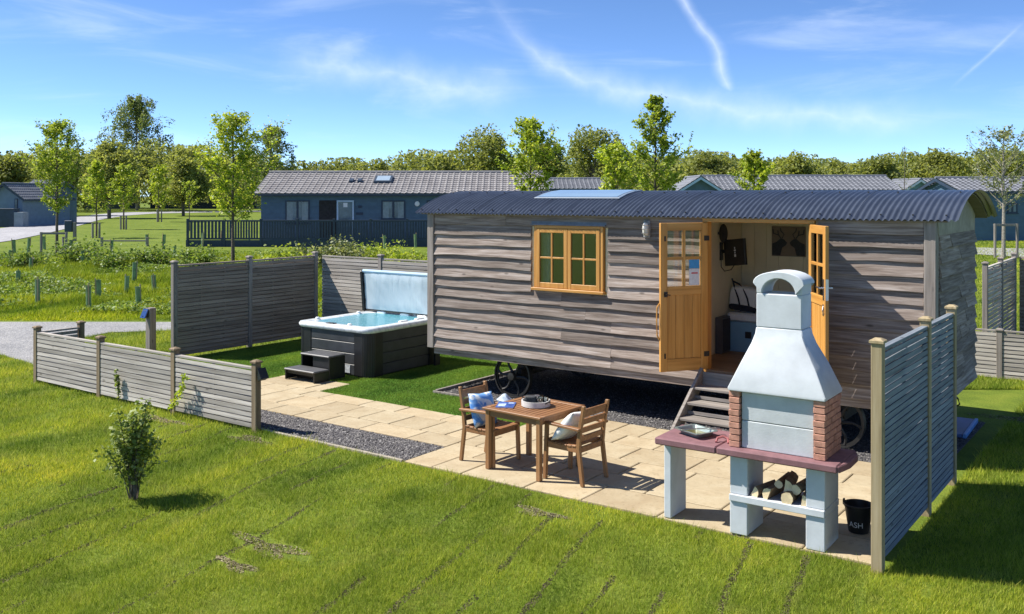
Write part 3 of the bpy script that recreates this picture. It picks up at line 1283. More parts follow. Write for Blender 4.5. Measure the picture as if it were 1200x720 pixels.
# window: frame, two casements with four panes each, sill, lead flashing
wn = link('window', None, hut)
WX0, WX1, WZ0, WZ1 = -1.845, -.595, 1.85, 2.82
for nm, bx in (('window_jamb', (WX0, WX0 + .05, -.055, .06, WZ0, WZ1)), ('window_jamb', (WX1 - .05, WX1, -.055, .06, WZ0, WZ1)),
               ('window_head', (WX0 + .05, WX1 - .05, -.055, .06, WZ1 - .05, WZ1)), ('window_sill', (WX0 - .03, WX1 + .03, -.10, .06, WZ0 - .045, WZ0 - .002))):
    mb = MB()
    mb.box(*bx)
    mb.build(nm, M_OAKX if nm != 'window_jamb' else M_OAK, wn, .005)
mb = MB()
mb.box(WX0 - .05, WX1 + .05, -.085, -.036, WZ1 + .003, WZ1 + .02)
mb.box(WX0 - .05, WX1 + .05, -.042, -.030, WZ1 + .02, WZ1 + .06)
mb.build('lead_flashing', M_LEAD, wn)


def casement(x0, x1, z0, z1):
    s = .062
    mb = MB()
    mb.box(x0, x0 + s, -.065, -.02, z0, z1)
    mb.box(x1 - s, x1, -.065, -.02, z0, z1)
    mb.box(x0 + s, x1 - s, -.064, -.021, z1 - s, z1)
    mb.box(x0 + s, x1 - s, -.064, -.021, z0, z0 + s * 1.25)
    mb.build('casement_frame', M_OAK, wn, .004)
    xm, zm = (x0 + x1) / 2, (z0 + s * 1.25 + z1 - s) / 2
    mb = MB()
    mb.box(xm - .014, xm + .014, -.06, -.026, z0 + s * 1.25, z1 - s)
    mb.box(x0 + s, x1 - s, -.058, -.028, zm - .014, zm + .014)
    mb.build('glazing_bar', M_OAK, wn, .003)
    for a, b in ((x0 + s, xm - .014), (xm + .014, x1 - s)):
        for c, d in ((z0 + s * 1.25, zm - .014), (zm + .014, z1 - s)):
            mb = MB()
            mb.box(a, b, -.044, -.040, c, d)
            mb.build('pane', M_GLASS, wn)


xm = (WX0 + WX1) / 2
casement(WX0 + .052, xm - .004, WZ0 + .002, WZ1 - .052)
casement(xm + .004, WX1 - .052, WZ0 + .002, WZ1 - .052)
for x0, x1 in ((WX0 + .06, WX0 + .24),):                # curtain behind the glass
    mb = MB()
    n = 14
    pts = [(x0 + (x1 - x0) * i / n, .10 + .018 * math.sin(i * 1.6)) for i in range(n + 1)]
    mb.prism(pts + [(p[0], p[1] + .01) for p in pts[::-1]], 1.7, 2.86, 'z')
    mb.build('curtain', M_CURTAIN, wn, 0, True)

# doorway frame and the two leaves
DX0, DX1, DZ0, DZ1 = 1.07, 2.51, .875, 2.915
dfm = link('doorway', None, hut)
for nm, bx, mt in (('door_jamb', (DX0 - .06, DX0, -.06, .1, .80, DZ1), M_OAK), ('door_jamb', (DX1, DX1 + .06, -.06, .1, .80, DZ1), M_OAK),
                   ('door_head', (DX0 - .06, DX1 + .06, -.075, .1, DZ1 + .002, DZ1 + .062), M_OAKX), ('threshold', (DX0, DX1, -.07, .07, .80, .872), M_FLOOR)):
    mb = MB()
    mb.box(*bx)
    mb.build(nm, mt, dfm, .005)


def door_leaf(hx, hy, ang, label, hand):
    d = link('door_leaf', None, hut, (hx, hy, DZ0 + .005), (0, 0, ang))
    d['label'] = label
    W, Hh, T = .735, DZ1 - DZ0 - .01, .046
    s = .105
    zb, zm0, zm1 = .17, 1.04, 1.16        # bottom rail top; lock rail
    for a, b in ((0, s), (W - s, W)):
        mb = MB()
        mb.box(a, b, -T / 2, T / 2, 0, Hh)
        mb.build('stile', M_OAK, d, .004)
    for a, b in ((0, zb), (zm0, zm1), (Hh - .105, Hh)):
        mb = MB()
        mb.box(s, W - s, -T / 2 + .001, T / 2 - .001, a, b)
        mb.build('rail', M_OAKX, d, .004)
    mb = MB()
    xm, zm = W / 2, (zm1 + Hh - .105) / 2
    mb.box(xm - .02, xm + .02, -T / 2 + .006, T / 2 - .006, zm1, Hh - .105)
    mb.build('glazing_bar', M_OAK, d, .003)
    for a, b in ((s, xm - .02), (xm + .02, W - s)):
        mb = MB()
        mb.box(a, b, -T / 2 + .006, T / 2 - .006, zm - .02, zm + .02)
        mb.build('glazing_bar', M_OAKX, d, .003)
        for c, e in ((zm1, zm - .02), (zm + .02, Hh - .105)):
            mb = MB()
            mb.box(a, b, -.003, .003, c, e)
            mb.build('pane', M_CLEAR, d)
    nb = 4
    bw = (W - 2 * s) / nb
    for i in range(nb):
        mb = MB()
        mb.box(s + i * bw + .002, s + (i + 1) * bw - .002, -.011, .011, zb, zm0)
        mb.build('panel_board', M_OAK, d, .003)
    return d, W, Hh, T


dl, W, Hh, T = door_leaf(DX0 - .0, -.055, R_(-124.5), 'open oak door leaf by the window, blue notice on its pane', 1)
# bow handle on the free edge, hooks and the notices
mb = MB()
mb.tube([(W + .005, -.01, .44), (W + .035, -.015, .50), (W + .042, -.015, .70), (W + .035, -.015, .88), (W + .005, -.01, .93)], .011, 6)
mb.build('pull_handle', M_OAK, dl, 0, True)
mb = MB()
mb.box(W - .10, W - .05, T / 2, T / 2 + .012, 1.02, 1.09)
mb.tube([(W - .07, T / 2 + .01, 1.05), (W - .06, T / 2 + .05, 1.06), (W - .12, T / 2 + .05, 1.05)], .008, 6)
mb.build('door_latch', M_IRON, dl)
for z in (.18, 1.78):
    mb = MB()
    mb.box(-.02, .06, T / 2, T / 2 + .006, z, z + .07)
    mb.box(W - .075, W - .055, T / 2, T / 2 + .008, z, z + .07)
    mb.build('hinge', M_IRON, dl)
mb = MB()
mb.box(.125, .285, .004, .006, 1.40, 1.53)
mb.build('blue_notice', paint('blue_notice', (.05, .30, .62), .6, .1, 20, 0), dl)
mb = MB()
mb.box(.12, .285, .0042, .0056, 1.17, 1.395)
mb.build('white_notice', paint('white_notice', (.70, .70, .72), .6, .1, 30, 0), dl)
mb = MB()
mb.box(.15, .25, .0058, .0066, 1.325, 1.345)
mb.build('red_print', paint('red_print', (.55, .06, .08), .6, .1, 30, 0), dl)
dr, W, Hh, T = door_leaf(DX1, -.055, R_(-56.3), 'open oak door leaf behind the barbecue with lever handle', -1)
mb = MB()
mb.box(W - .085, W - .03, -T / 2 - .006, -T / 2, 1.12, 1.38)
mb.tube([(W - .055, -T / 2, 1.27), (W - .055, -T / 2 - .055, 1.27), (W - .18, -T / 2 - .055, 1.275)], .011, 8)
mb.build('lever_handle', M_STEEL, dr, 0, True)
mb = MB()
mb.box(W, W + .004, -.018, .018, 1.12, 1.38)
mb.tube([(W - .055, T / 2, 1.27), (W - .055, T / 2 + .055, 1.27), (W - .16, T / 2 + .055, 1.275)], .011, 8)
mb.build('lever_handle', M_STEEL, dr, 0, True)
mb = MB()
mb.box(W - .09, W - .045, -T / 2 - .007, -T / 2, .93, 1.07)
mb.tube([(W - .05, -T / 2 - .01, 1.05), (W - .02, -T / 2 - .03, 1.0), (W - .05, -T / 2 - .01, .95)], .006, 6)
mb.build('door_latch', M_STEEL, dr)

# caged bulkhead lamp on the wall
lp = link('wall_lamp', None, hut, (.135, -.035, 2.80))
mb = MB()
mb.lathe([(.01, -.13), (.055, -.12), (.062, 0), (.055, .12), (.01, .13)], 14)
for v in range(len(mb.v)):
    x, y, z = mb.v[v]
    mb.v[v] = (x, y * .35 - .015, z)
mb.build('lamp_base', paint('grey_cast_metal', (.25, .25, .26), .5, .1, 8, .1), lp, 0, True)
mb = MB()
mb.lathe([(.005, -.10), (.035, -.09), (.05, -.05), (.052, 0), (.05, .05), (.035, .09), (.005, .10)], 14)
for v in range(len(mb.v)):
    x, y, z = mb.v[v]
    mb.v[v] = (x, y - .045, z)
mb.build('lamp_glass', paint('ribbed_lamp_glass', (.62, .60, .55), .2, .05, 8, .1), lp, 0, True)
mb = MB()
for z in (-.06, 0, .06):
    mb.tube([(-.055, -.02, z), (-.05, -.075, z), (0, -.105, z), (.05, -.075, z), (.055, -.02, z)], .005, 5)
mb.tube([(0, -.02, -.12), (0, -.09, -.09), (0, -.108, 0), (0, -.09, .09), (0, -.02, .12)], .005, 5)
mb.build('lamp_cage', M_STEEL, lp)

# chassis, axles, wheels
mb = MB()
for y in (.42, 1.98):
    mb.box(XL + .1, XR - .1, y - .045, y + .045, .575, .715)
mb.build('chassis_beam', M_RUST, hut, .004)
mb = MB()
mb.box(XL + .02, XR - .02, .01, DEP - .01, .716, .80)
mb.build('floor_frame', M_RUST, hut)
mb = MB()
mb.box(XL + .1, XR - .1, -.012, .012, .60, .722)
mb.build('sill_board', M_BOARD, hut, .004)


def wheel_parts(x, y, spin, big=.355):
    w = link('wheel', None, hut, (x, y, big + .012), (0, spin, 0))
    n = 28
    mb = MB()
    prof = [(big, -.045), (big, .045), (big - .022, .045), (big - .022, .014), (big - .05, .014), (big - .05, -.014), (big - .022, -.014), (big - .022, -.045)]
    vs = []
    for k in range(n):
        a = 2 * math.pi * k / n
        vs.append([(r * math.cos(a), t, r * math.sin(a)) for r, t in prof])
    mb.loft(vs + [vs[0]], False, False)
    mb.build('rim', M_IRON, w, 0, True)
    mb = MB()
    mb.lathe([(.03, -.085), (.062, -.08), (.07, -.03), (.07, .05), (.05, .07), (.02, .075)], 14)
    mb.v = [(p[0], p[2], p[1]) for p in mb.v]
    mb.build('hub', M_IRON, w, 0, True)
    sp = None
    for k in range(6):
        if sp is None:
            mb = MB()
            pts = []
            for i in range(7):
                t = i / 6
                r = .06 + t * (big - .10)
                a = .32 * math.sin(t * math.pi) * .55
                pts.append((r * math.cos(a), 0, r * math.sin(a)))
            mb.tube(pts, [.026, .022, .019, .018, .018, .020, .024], 6)
            sp = mb.mesh('spoke', M_IRON, 0, True)
        link('spoke', sp, w, None, (0, k * math.pi / 3, 0))
    return w


for x in (-2.37, 2.80):
    wheel_parts(x, .13, .2)
    wheel_parts(x, DEP - .13, .5)
    mb = MB()
    mb.tube([(x, .13, .345), (x, DEP - .13, .345)], .032, 8)
    mb.box(x - .05, x + .05, .28, DEP - .28, .36, .46)
    mb.box(x - .07, x + .07, .34, .50, .46, .575)
    mb.box(x - .07, x + .07, DEP - .50, DEP - .34, .46, .575)
    mb.build('axle', M_RUST, hut, .003)
mb = MB()                                     # tow bar under the floor
mb.bar((-2.37, 1.2, .42), (-3.9, 1.2, .50), .06, .05)
mb.bar((-2.3, .6, .43), (-.9, .5, .60), .05, .05)
mb.build('tow_bar', M_RUST, hut, .003)
mb = MB()
mb.tube([(4.0, 1.1, .70), (4.06, 1.1, .64), (4.08, 1.1, .57), (4.04, 1.1, .54)], .012, 6)
mb.build('pipe_hook', M_BLACK, hut, 0, True)

# ---- wooden steps up to the doorway
st = thing('entry_steps', 'weathered wooden steps leading up to the open hut doorway', 'steps', (-5.0, 11.75, .028))
sx = .52
for s in (-1, 1):
    mb = MB()
    mb.bar((s * sx, -.62, .03), (s * sx, .44, .80), .045, .20, (0, 0, 1))
    mb.build('stringer', M_TREAD, st, .004)
for i in range(4):
    z = .17 + i * .165
    y = -.46 + i * .225
    mb = MB()
    mb.box(-sx + .024, sx - .024, y - .13, y + .11, z - .035, z)
    mb.build('tread', M_TREAD, st, .006)
mb = MB()
mb.box(-sx + .024, sx - .024, .36, .395, .62, .83)
mb.build('top_riser', M_TREAD, st, .004)
for i in range(3):
    mb = MB()
    mb.box(-sx + .024, sx - .024, -.335 + i * .225, -.315 + i * .225, .175 + i * .165, .22 + i * .165)
    mb.build('riser_slat', M_TREAD, st, .002)

# ---- things inside the hut (seen through the doorway)
def hutloc(x, y, z):
    return (HX + x, HY + y, z)


b = thing('bench_seat', 'pale blue bench bed with white mattress inside the hut', 'bench', hutloc(1.45, 1.95, .868))
mb = MB()
mb.box(-.80, .95, -.33, .355, 0, .46)
mb.build('bench_box', paint('sky_blue_paint', (.22, .40, .52), .5, .05, 4, .05), b, .006)
mb = MB()
mb.box(-.80, .95, -.34, .355, .462, .60)
mb.build('mattress', M_CLOTHW, b, .03, True)
mb = MB()
mb.box(-.50, -.40, -.337, -.3305, .22, .32)
mb.build('socket', M_BLACK, b)
c = thing('cabinet', 'dark grey cabinet just inside the doorway on the left', 'cabinet', hutloc(.72, 1.25, .868))
mb = MB()
mb.box(-.11, .0, .02, .34, 0, .55)
mb.build('carcass', M_GREY, c, .005)
mb = MB()
mb.box(.002, .012, .04, .32, .03, .52)
mb.build('cabinet_door', M_CLOTHG, c, .003)
t = thing('tote_bag', 'white tote bag with black base and handles lying on the bench', 'bag', hutloc(.88, 1.80, 1.47), R_(-8))
mb = MB()


def cushion_rings(w, h, d, n=18, k=9, pw=.42):
    rings = []
    for i in range(k):
        tt = -1 + 2 * i / (k - 1)
        sc = max(.02, (1 - abs(tt) ** 2.6)) ** .5
        ring = []
        for j in range(n):
            a = 2 * math.pi * j / n
            ca, sa = math.cos(a), math.sin(a)
            x = math.copysign(abs(ca) ** pw, ca) * w / 2
            z = math.copysign(abs(sa) ** pw, sa) * h / 2
            edge = .80 + .20 * sc
            ring.append((x * edge, tt * d / 2 * 1.0, z * edge))
        rings.append(ring)
    return rings


mb.loft(cushion_rings(.50, .40, .20))
mb.v = [(p[0] + .10 * p[2], p[1], p[2] + .20 - .06 * p[0]) for p in mb.v]
mb.build('bag_body', M_CLOTHW, t, 0, True)
mb = MB()
mb.loft(cushion_rings(.49, .11, .215))
mb.v = [(p[0] - .01, p[1], p[2] + .07 - .06 * p[0]) for p in mb.v]
mb.build('bag_base', M_CLOTHN, t, 0, True)
mb = MB()
mb.tube([(-.02, -.10, .02), (-.06, -.115, .22), (-.13, -.09, .36), (-.20, -.02, .44), (-.25, .03, .50)], .013, 6)
mb.tube([(.14, -.10, .02), (.10, -.115, .22), (.02, -.09, .36), (-.10, 0, .42), (-.24, .05, .46)], .013, 6)
mb.build('bag_handle', M_CLOTHN, t, 0, True)

tv = thing('television', 'black wall television on a swing arm inside the hut', 'television', hutloc(.602, 1.50, 2.42))
mb = MB()
mb.box(0, .02, -.05, .05, -.14, .14)
mb.bar((.01, 0, 0), (.24, -.10, 0), .03, .05)
mb.build('swing_arm', M_BLACK, tv, .003)
mb = MB()
Mtv = Matrix.Translation((.29, -.13, 0)) @ Matrix.Rotation(R_(-30), 4, 'Z')
mb.box(-.25, .25, -.02, .025, -.20, .20, Mtv @ Matrix.Rotation(R_(-6), 4, 'Y'))
mb.build('screen', M_BLACK, tv, .006)
mb = MB()
Mx = Mtv @ Matrix.Rotation(R_(-6), 4, 'Y')
for k, (a, b2) in enumerate(((-.07, -.03), (-.02, .01), (.02, .04), (.05, .08))):
    mb.box(.0 + .01 * (k % 2), .03 + .012 * ((k + 1) % 2), -.0225, -.0205, a, b2, Mx)
mb.build('screen_print', M_WHITE, tv)
mb = MB()
mb.tube([(.015, -.02, -.13), (.03, -.05, -.24), (.10, -.09, -.30), (.22, -.12, -.27), (.28, -.12, -.18)], .007, 5)
mb.build('cable', M_BLACK, tv, 0, True)
sp_ = thing('wall_speaker', 'black oval speaker high on the cream wall above the television', 'speaker', hutloc(.602, 1.40, 2.70))
mb = MB()
mb.lathe([(.01, 0), (.10, .006), (.115, .03), (.10, .05), (.02, .056)], 18)
mb.v = [(p[0] * .62 + .09, -p[2] + .02, p[1] * 1.3) for p in mb.v]
mb.build('speaker_grille', M_BLACK, sp_, 0, True)
mb = MB()
mb.box(-.002, .05, -.01, .02, -.02, .02)
mb.build('speaker_mount', M_GREY, sp_)

pc = thing('wall_picture', 'dark framed animal picture on the hut back wall', 'picture', hutloc(1.385, DEP - .085, 2.56))
mb = MB()
mb.box(-.27, .27, -.012, .01, -.235, .235)
mb.build('canvas', paint('taupe_canvas', (.20, .16, .12), .8, .1, 6, .1), pc, .003)
for sgn in (-1, 1):                                   # two dark antlered heads facing each other
    mb = MB()
    pr = [(.02, -.02), (.07, .03), (.12, .05), (.19, -.01), (.26, -.04), (.26, -.22), (.13, -.22), (.10, -.10), (.04, -.06)]
    mb.prism([(sgn * p[0], p[1]) for p in pr], -.0155, -.0125, 'y')
    for q in ([(.12, .05), (.16, .10), (.24, .12), (.25, .19)], [(.10, .05), (.07, .11), (.12, .16), (.13, .21)], [(.16, .10), (.17, .17)]):
        mb.tube([(sgn * p[0], -.014, p[1]) for p in q], .009, 5)
    mb.build('painted_animal', M_CLOTHG, pc)


# ------------------------------------------------------------------ fences
def cap_mesh(mat):
    mb = MB()
    a, b = .062, .05
    mb.loft([[(-b, -b, 0), (b, -b, 0), (b, b, 0), (-b, b, 0)], [(-a, -a, .004), (a, -a, .004), (a, a, .004), (-a, a, .004)],
             [(-a, -a, .026), (a, -a, .026), (a, a, .026), (-a, a, .026)], [(-.03, -.03, .045), (.03, -.03, .045), (.03, .03, .045), (-.03, .03, .045)]])
    return mb.mesh('post_cap', mat)


def fence(name, label, p0, p1, posts, height, panel_h, slat_mat, post_mat, pitch=.078, slat=.058, group=None, both=False,
          face=-1, battens=0, post_tops=None, skip_first=False, base=.05, gap_off=.5, proud=.0, both_to=99):
    """a run from p0 to p1; posts = distances along it; panels of slats between neighbouring posts"""
    p0 = Vector((p0[0], p0[1], 0))
    p1 = Vector((p1[0], p1[1], 0))
    d = p1 - p0
    rz = math.atan2(d.y, d.x)
    root = thing(name, label, 'fence', p0, rz, group)
    r = random.Random(len(label))
    cm = cap_mesh(post_mat)
    pm = MB()
    pm.box(-.048, .048, -.048, .048, -.1, height)
    pm = pm.mesh('post', post_mat, .005)
    for i, s in enumerate(posts):
        if s is None or (skip_first and i == 0):
            continue
        po = link('post', pm, root, (s, 0, 0))
        link('post_cap', cm, po, (0, 0, height))
    for a, b in zip(posts[:-1], posts[1:]):
        L = b - a - .10
        xm = (a + b) / 2
        for x in (-L / 2 + .02, L / 2 - .02):
            fr = MB()
            fr.box(-.018, .018, -.016, .016, base, panel_h - .022)
            fr.build('frame_upright', slat_mat, root, .003, False, loc=(xm + x, proud * face, 0))
        for k in range(battens):
            x = -L / 2 + L * (k + 1) / (battens + 1)
            bt = MB()
            bt.box(-.02, .02, -.014, .014, base, panel_h - .022)
            bt.build('batten', slat_mat, root, .003, False, loc=(xm + x, proud * face, 0))
        cb = MB()
        cb.box(-L / 2, L / 2, -.032, .032, panel_h - .02, panel_h + .012)
        cb.build('capping_rail', slat_mat, root, .003, False, loc=(xm, proud * face, 0))
        n = int((panel_h - base - .02) / pitch)
        pitch = (panel_h - base - .02) / n
        for side in ((face, -face) if (both and xm < both_to) else (face,)):
            sms = []
            for q in range(3):
                sb = MB()
                nn = 5
                vs = []
                for i in range(nn + 1):
                    x = -L / 2 + L * i / nn
                    w1, w2 = r.uniform(-.0035, .0035), r.uniform(-.0035, .0035)
                    vs += [(x, 0, w1), (x, side * .015, w1), (x, side * .013, slat + w2), (x, 0, slat + w2)]
                fs = []
                for i in range(nn):
                    A, B = i * 4, i * 4 + 4
                    for k in range(4):
                        fs.append((A + k, A + (k + 1) % 4, B + (k + 1) % 4, B + k))
                fs += [(0, 1, 2, 3), tuple(nn * 4 + k for k in (3, 2, 1, 0))]
                sb.add(vs, fs)
                sms.append(sb.mesh('slat', slat_mat))
            for k in range(n):
                z = base + k * pitch + (0 if side == face else pitch * gap_off)
                if z + slat > panel_h - .021:
                    continue
                link('slat', sms[r.randrange(3)], root, (xm, side * .0165 + proud * face, z), (r.uniform(-.03, .03), r.uniform(-.003, .003), 0))
    return root


# low fence between lawn and gravel
f1 = fence('low_slatted_fence', 'low silvery slatted timber fence along the lawn with short return at its end', (-16.5, 8.6), (-10.55, 8.6), [0.05, 2.04, 4.05, 5.92], .955, .885,
           M_FENCE, M_POST_B, .071, .057, battens=1, base=.06, proud=.005, both=True)
# its short return at the far end
root = f1
rp = MB()
rp.box(-.048, .048, -.048, .048, -.1, .955)
po = rp.build('post', M_POST_B, f1, .005, False, loc=(.05, .80, 0))
link('post_cap', cap_mesh(M_POST_B), po, (0, 0, .955))
for k in range(11):
    mb = MB()
    mb.box(.035, .05, .06, .745, .07 + k * .071, .126 + k * .071)
    mb.build('slat', M_FENCE, f1)
mb = MB()
mb.box(.018, .082, .06, .745, .862, .894)
mb.build('capping_rail', M_FENCE, f1, .003)
# solar lamp fixed behind the end post
mb = MB()
mb.box(5.975, 6.02, -.02, .045, .78, .86)
mb.prism([(6.02, .72), (6.10, .76), (6.02, .90)], -.06, .08, 'y')
mb.build('fence_lamp', M_BLACK, f1, .003)

# tall fence: side run and back run
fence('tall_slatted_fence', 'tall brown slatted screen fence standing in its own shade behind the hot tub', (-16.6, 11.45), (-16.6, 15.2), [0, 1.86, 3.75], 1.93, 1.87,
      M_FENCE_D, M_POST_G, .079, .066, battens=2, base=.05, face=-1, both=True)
fence('tall_slatted_fence', 'tall silvery slatted back fence running behind the hot tub cover and the hut', (-16.55, 15.35), (-3.4, 15.35), [0.0, 1.90, 3.78, 5.66, 7.54, 9.42, 11.3, 13.1], 1.93, 1.87,
      M_FENCE, M_POST_G, .079, .066, battens=2, base=.05, face=-1, skip_first=True, both=True, both_to=6.7)
# right screen beside the barbecue: slats on both faces
fence('tall_slatted_fence', 'tall double sided slatted screen with pale posts standing beside the barbecue', (-2.245, 8.585), (-2.245, 11.75), [0, 1.81, 3.08], 2.0, 1.94,
      wood('shade_blue_slat', (.09, .105, .125), (.19, .22, .255), (.30, .345, .39), 0, 1.0, .8, .4, .15), M_POST, 0.062, .046, base=.10, both=True, face=-1, battens=1, gap_off=.5)  # shade and blue skylight are mixed into the slat colour
# fences of the next plot, behind on the right
fence('low_slatted_fence', 'low grey slatted fence behind the right end of the hut', (-4.7, 18.85), (.9, 18.85), [0, 1.87, 3.74, 5.6], .86, .86,
      M_FENCE, M_POST_G, .072, .056, base=.02, face=-1, battens=1, both=True)
fence('tall_slatted_fence', 'tall blue grey slatted screen on the neighbouring plot, seen end on at right', (-3.3, 20.3), (-3.3, 23.9), [0, 1.8, 3.6], 1.95, 1.87,
      M_FENCE, M_POST_G, .079, .055, base=.05, face=1, both=True, battens=1)
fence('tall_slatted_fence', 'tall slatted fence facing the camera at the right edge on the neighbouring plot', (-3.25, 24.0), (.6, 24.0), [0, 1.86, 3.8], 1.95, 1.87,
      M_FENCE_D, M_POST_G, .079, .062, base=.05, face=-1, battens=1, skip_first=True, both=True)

# post with a small solar lamp, beyond the low fence
lp = thing('solar_light_post', 'short square wooden post with tilted blue solar lamp beside the tall fence', 'light post', (-17.55, 11.55, 0))
mb = MB()
mb.box(-.075, .075, -.075, .075, -.1, .95)
mb.build('post', M_POST_G, lp, .006)
mb = MB()
Ml = Matrix.Translation((-.03, -.11, .84)) @ Matrix.Rotation(R_(38), 4, 'X')
mb.box(-.085, .085, -.012, .012, -.10, .10, Matrix.Translation((-.03, -.13, .84)) @ Matrix.Rotation(R_(-25), 4, 'X'))
mb.build('solar_panel', paint('solar_cell', (.03, .07, .22), .15, .1, 20, .02), lp, .003)
mb = MB()
mb.box(-.085, .03, -.12, -.075, .76, .90)
mb.tube([(-.03, -.10, .78), (-.03, -.16, .76), (-.03, -.17, .80)], .012, 6)
mb.build('lamp_bracket', M_BLACK, lp, .003)

# ------------------------------------------------------------------ hot tub
TX, TY = -12.84, 13.17
TW, TD, TH = .93, 1.0, .86      # half width, half depth, height of the cabinet
tub = thing('hot_tub', 'square hot tub with charcoal cabinet and bubbling turquoise water', 'hot tub', (TX, TY, .012))


def rrect(w, d, r, z, n=6):
    pts = []
    for (sx, sy, a0) in ((1, -1, -90), (1, 1, 0), (-1, 1, 90), (-1, -1, 180)):
        for k in range(n + 1):
            a = R_(a0 + 90 * k / n)
            pts.append((sx * (w - r) + r * math.cos(a), sy * (d - r) + r * math.sin(a), z))
    return pts


mb = MB()
mb.loft([rrect(TW - .03, TD - .03, .16, .0), rrect(TW - .03, TD - .03, .16, .80)])
mb.build('cabinet', M_TUBDK, tub, 0, True)
# ribbed corner panels
for sx in (-1, 1):
    for sy in (-1, 1):
        mb = MB()
        rings = []
        prof = []
        r = .17
        for k in range(19):
            a = R_(90 * k / 18)
            rr = r + (.006 if k % 2 else 0)
            prof.append((TW - .17 + rr * math.cos(a), TD - .17 + rr * math.sin(a)))
        prof = [(TW + .002, TD - .36)] + prof + [(TW - .36, TD + .002)] + [(TW - .36, TD - .05), (TW - .05, TD - .36)]
        mb.prism([(sx * p[0], sy * p[1]) for p in prof], .01, .815, 'z')
        mb.build('corner_panel', M_TUBDK, tub)
# side panels: four horizontal boards with a thin light line between them
for k in range(4):
    z0, z1 = .03 + k * .195, .03 + k * .195 + .188
    for s in (-1, 1):
        mb = MB()
        mb.box(-TW + .365, TW - .365, s * (TD - .035), s * (TD - .006), z0, z1)
        mb.build('side_board', M_TUB, tub, .008)
        mb = MB()
        mb.box(s * (TW - .035), s * (TW - .006), -TD + .365, TD - .365, z0, z1)
        mb.build('side_board', M_TUB, tub, .008)
mb = MB()
mb.box(.30, .46, -TD - .002, -TD + .010, .06, .20)
mb.build('data_plate', paint('data_plate', (.55, .58, .62), .4, .25, 30, 0), tub)
# shell: moulded rim, seats, foot well
mb = MB()


def blob(w, d, r, z, wob=0, ph=0):
    pts = rrect(w, d, r, z)
    if wob:
        pts = [(x * (1 + wob * math.sin(3 * math.atan2(y, x) + ph)), y * (1 + wob * math.sin(4 * math.atan2(y, x) + ph)), zz) for x, y, zz in pts]
    return pts


mb.loft([rrect(TW + .01, TD + .01, .17, .80), rrect(TW + .035, TD + .035, .19, .82), rrect(TW + .04, TD + .04, .19, .86), rrect(TW + .02, TD + .02, .18, .895),
         rrect(TW - .04, TD - .04, .16, .905), rrect(TW - .13, TD - .13, .20, .902), blob(TW - .20, TD - .20, .28, .875, .03), blob(TW - .235, TD - .235, .30, .78, .04),
         blob(TW - .28, TD - .28, .32, .55, .05), blob(TW - .36, TD - .36, .30, .45, .05), blob(TW - .55, TD - .55, .22, .42, .04), blob(TW - .60, TD - .60, .2, .16), blob(TW - .75, TD - .75, .1, .14)],
        False, True)
shell_m, nt, out = new_mat('marbled_acrylic')
v = coords(nt, (1, 1, 1))
nn = noise(nt, v, 5, 7, .65, 1.2)
cc = ramp(nt, nn, [(.35, (.50, .54, .57)), (.55, (.74, .76, .78)), (.7, (.82, .84, .85))])
principled(nt, out, cc, .18, 0, None, spec=.5)
mb.build('shell', shell_m, tub, 0, 'all')
# headrests and controls on the rim
for (x, y, rz) in ((-.50, .84, 0), (0.12, .85, 0), (.62, .80, 0), (.80, .05, 90), (.80, .5, 90)):
    mb = MB()
    mb.loft(cushion_rings(.24, .09, .05))
    mb.v = [(p[0], p[2] * .9, p[1]) for p in mb.v]
    mb.build('headrest', M_WHITEPL, tub, 0, True, loc=(x, y, .90), rot=(0, 0, R_(rz)))
mb = MB()
mb.box(-.10, .10, -.05, .05, 0, .014)
mb.build('control_panel', M_BLACK, tub, .004, False, loc=(-.1, -.93, .905), rot=(0, 0, 0))
for (x, y) in ((-.82, -.6), (-.82, .5), (.35, -.90), (.35, .90)):
    mb = MB()
    mb.lathe([(.04, 0), (.04, .025), (.03, .035)], 12)
    mb.build('air_valve', M_WHITEPL, tub, 0, True, loc=(x, y, .90))
# water
mw, nt, out = new_mat('tub_water')
v = coords(nt, (1, 1, 1))
wn_ = noise(nt, v, 9, 4, .6, .8)
tr = nt.nodes.new('ShaderNodeBsdfTransparent')
tr.inputs['Color'].default_value = (.35, .78, .88, 1)
gl = nt.nodes.new('ShaderNodeBsdfGlossy')
gl.inputs['Roughness'].default_value = .06
df = nt.nodes.new('ShaderNodeBsdfDiffuse')
df.inputs['Color'].default_value = (.14, .50, .62, 1)
bp = nt.nodes.new('ShaderNodeBump')
bp.inputs['Strength'].default_value = .5
bp.inputs['Distance'].default_value = .03
nt.links.new(wn_, bp.inputs['Height'])
nt.links.new(bp.outputs[0], gl.inputs['Normal'])
fr = nt.nodes.new('ShaderNodeFresnel')
fr.inputs['IOR'].default_value = 1.33
nt.links.new(bp.outputs[0], fr.inputs['Normal'])
m1 = nt.nodes.new('ShaderNodeMixShader')
m1.inputs[0].default_value = .8
nt.links.new(tr.outputs[0], m1.inputs[1])
nt.links.new(df.outputs[0], m1.inputs[2])
m2 = nt.nodes.new('ShaderNodeMixShader')
nt.links.new(math_n(nt, 'MULTIPLY', fr.outputs[0], .6), m2.inputs[0])
nt.links.new(m1.outputs[0], m2.inputs[1])
nt.links.new(gl.outputs[0], m2.inputs[2])
nt.links.new(m2.outputs[0], out.inputs[0])
mb = MB()
mb.add(blob(TW - .17, TD - .17, .29, .884, .03), [tuple(range(28))])
mb.build('water', mw, tub)

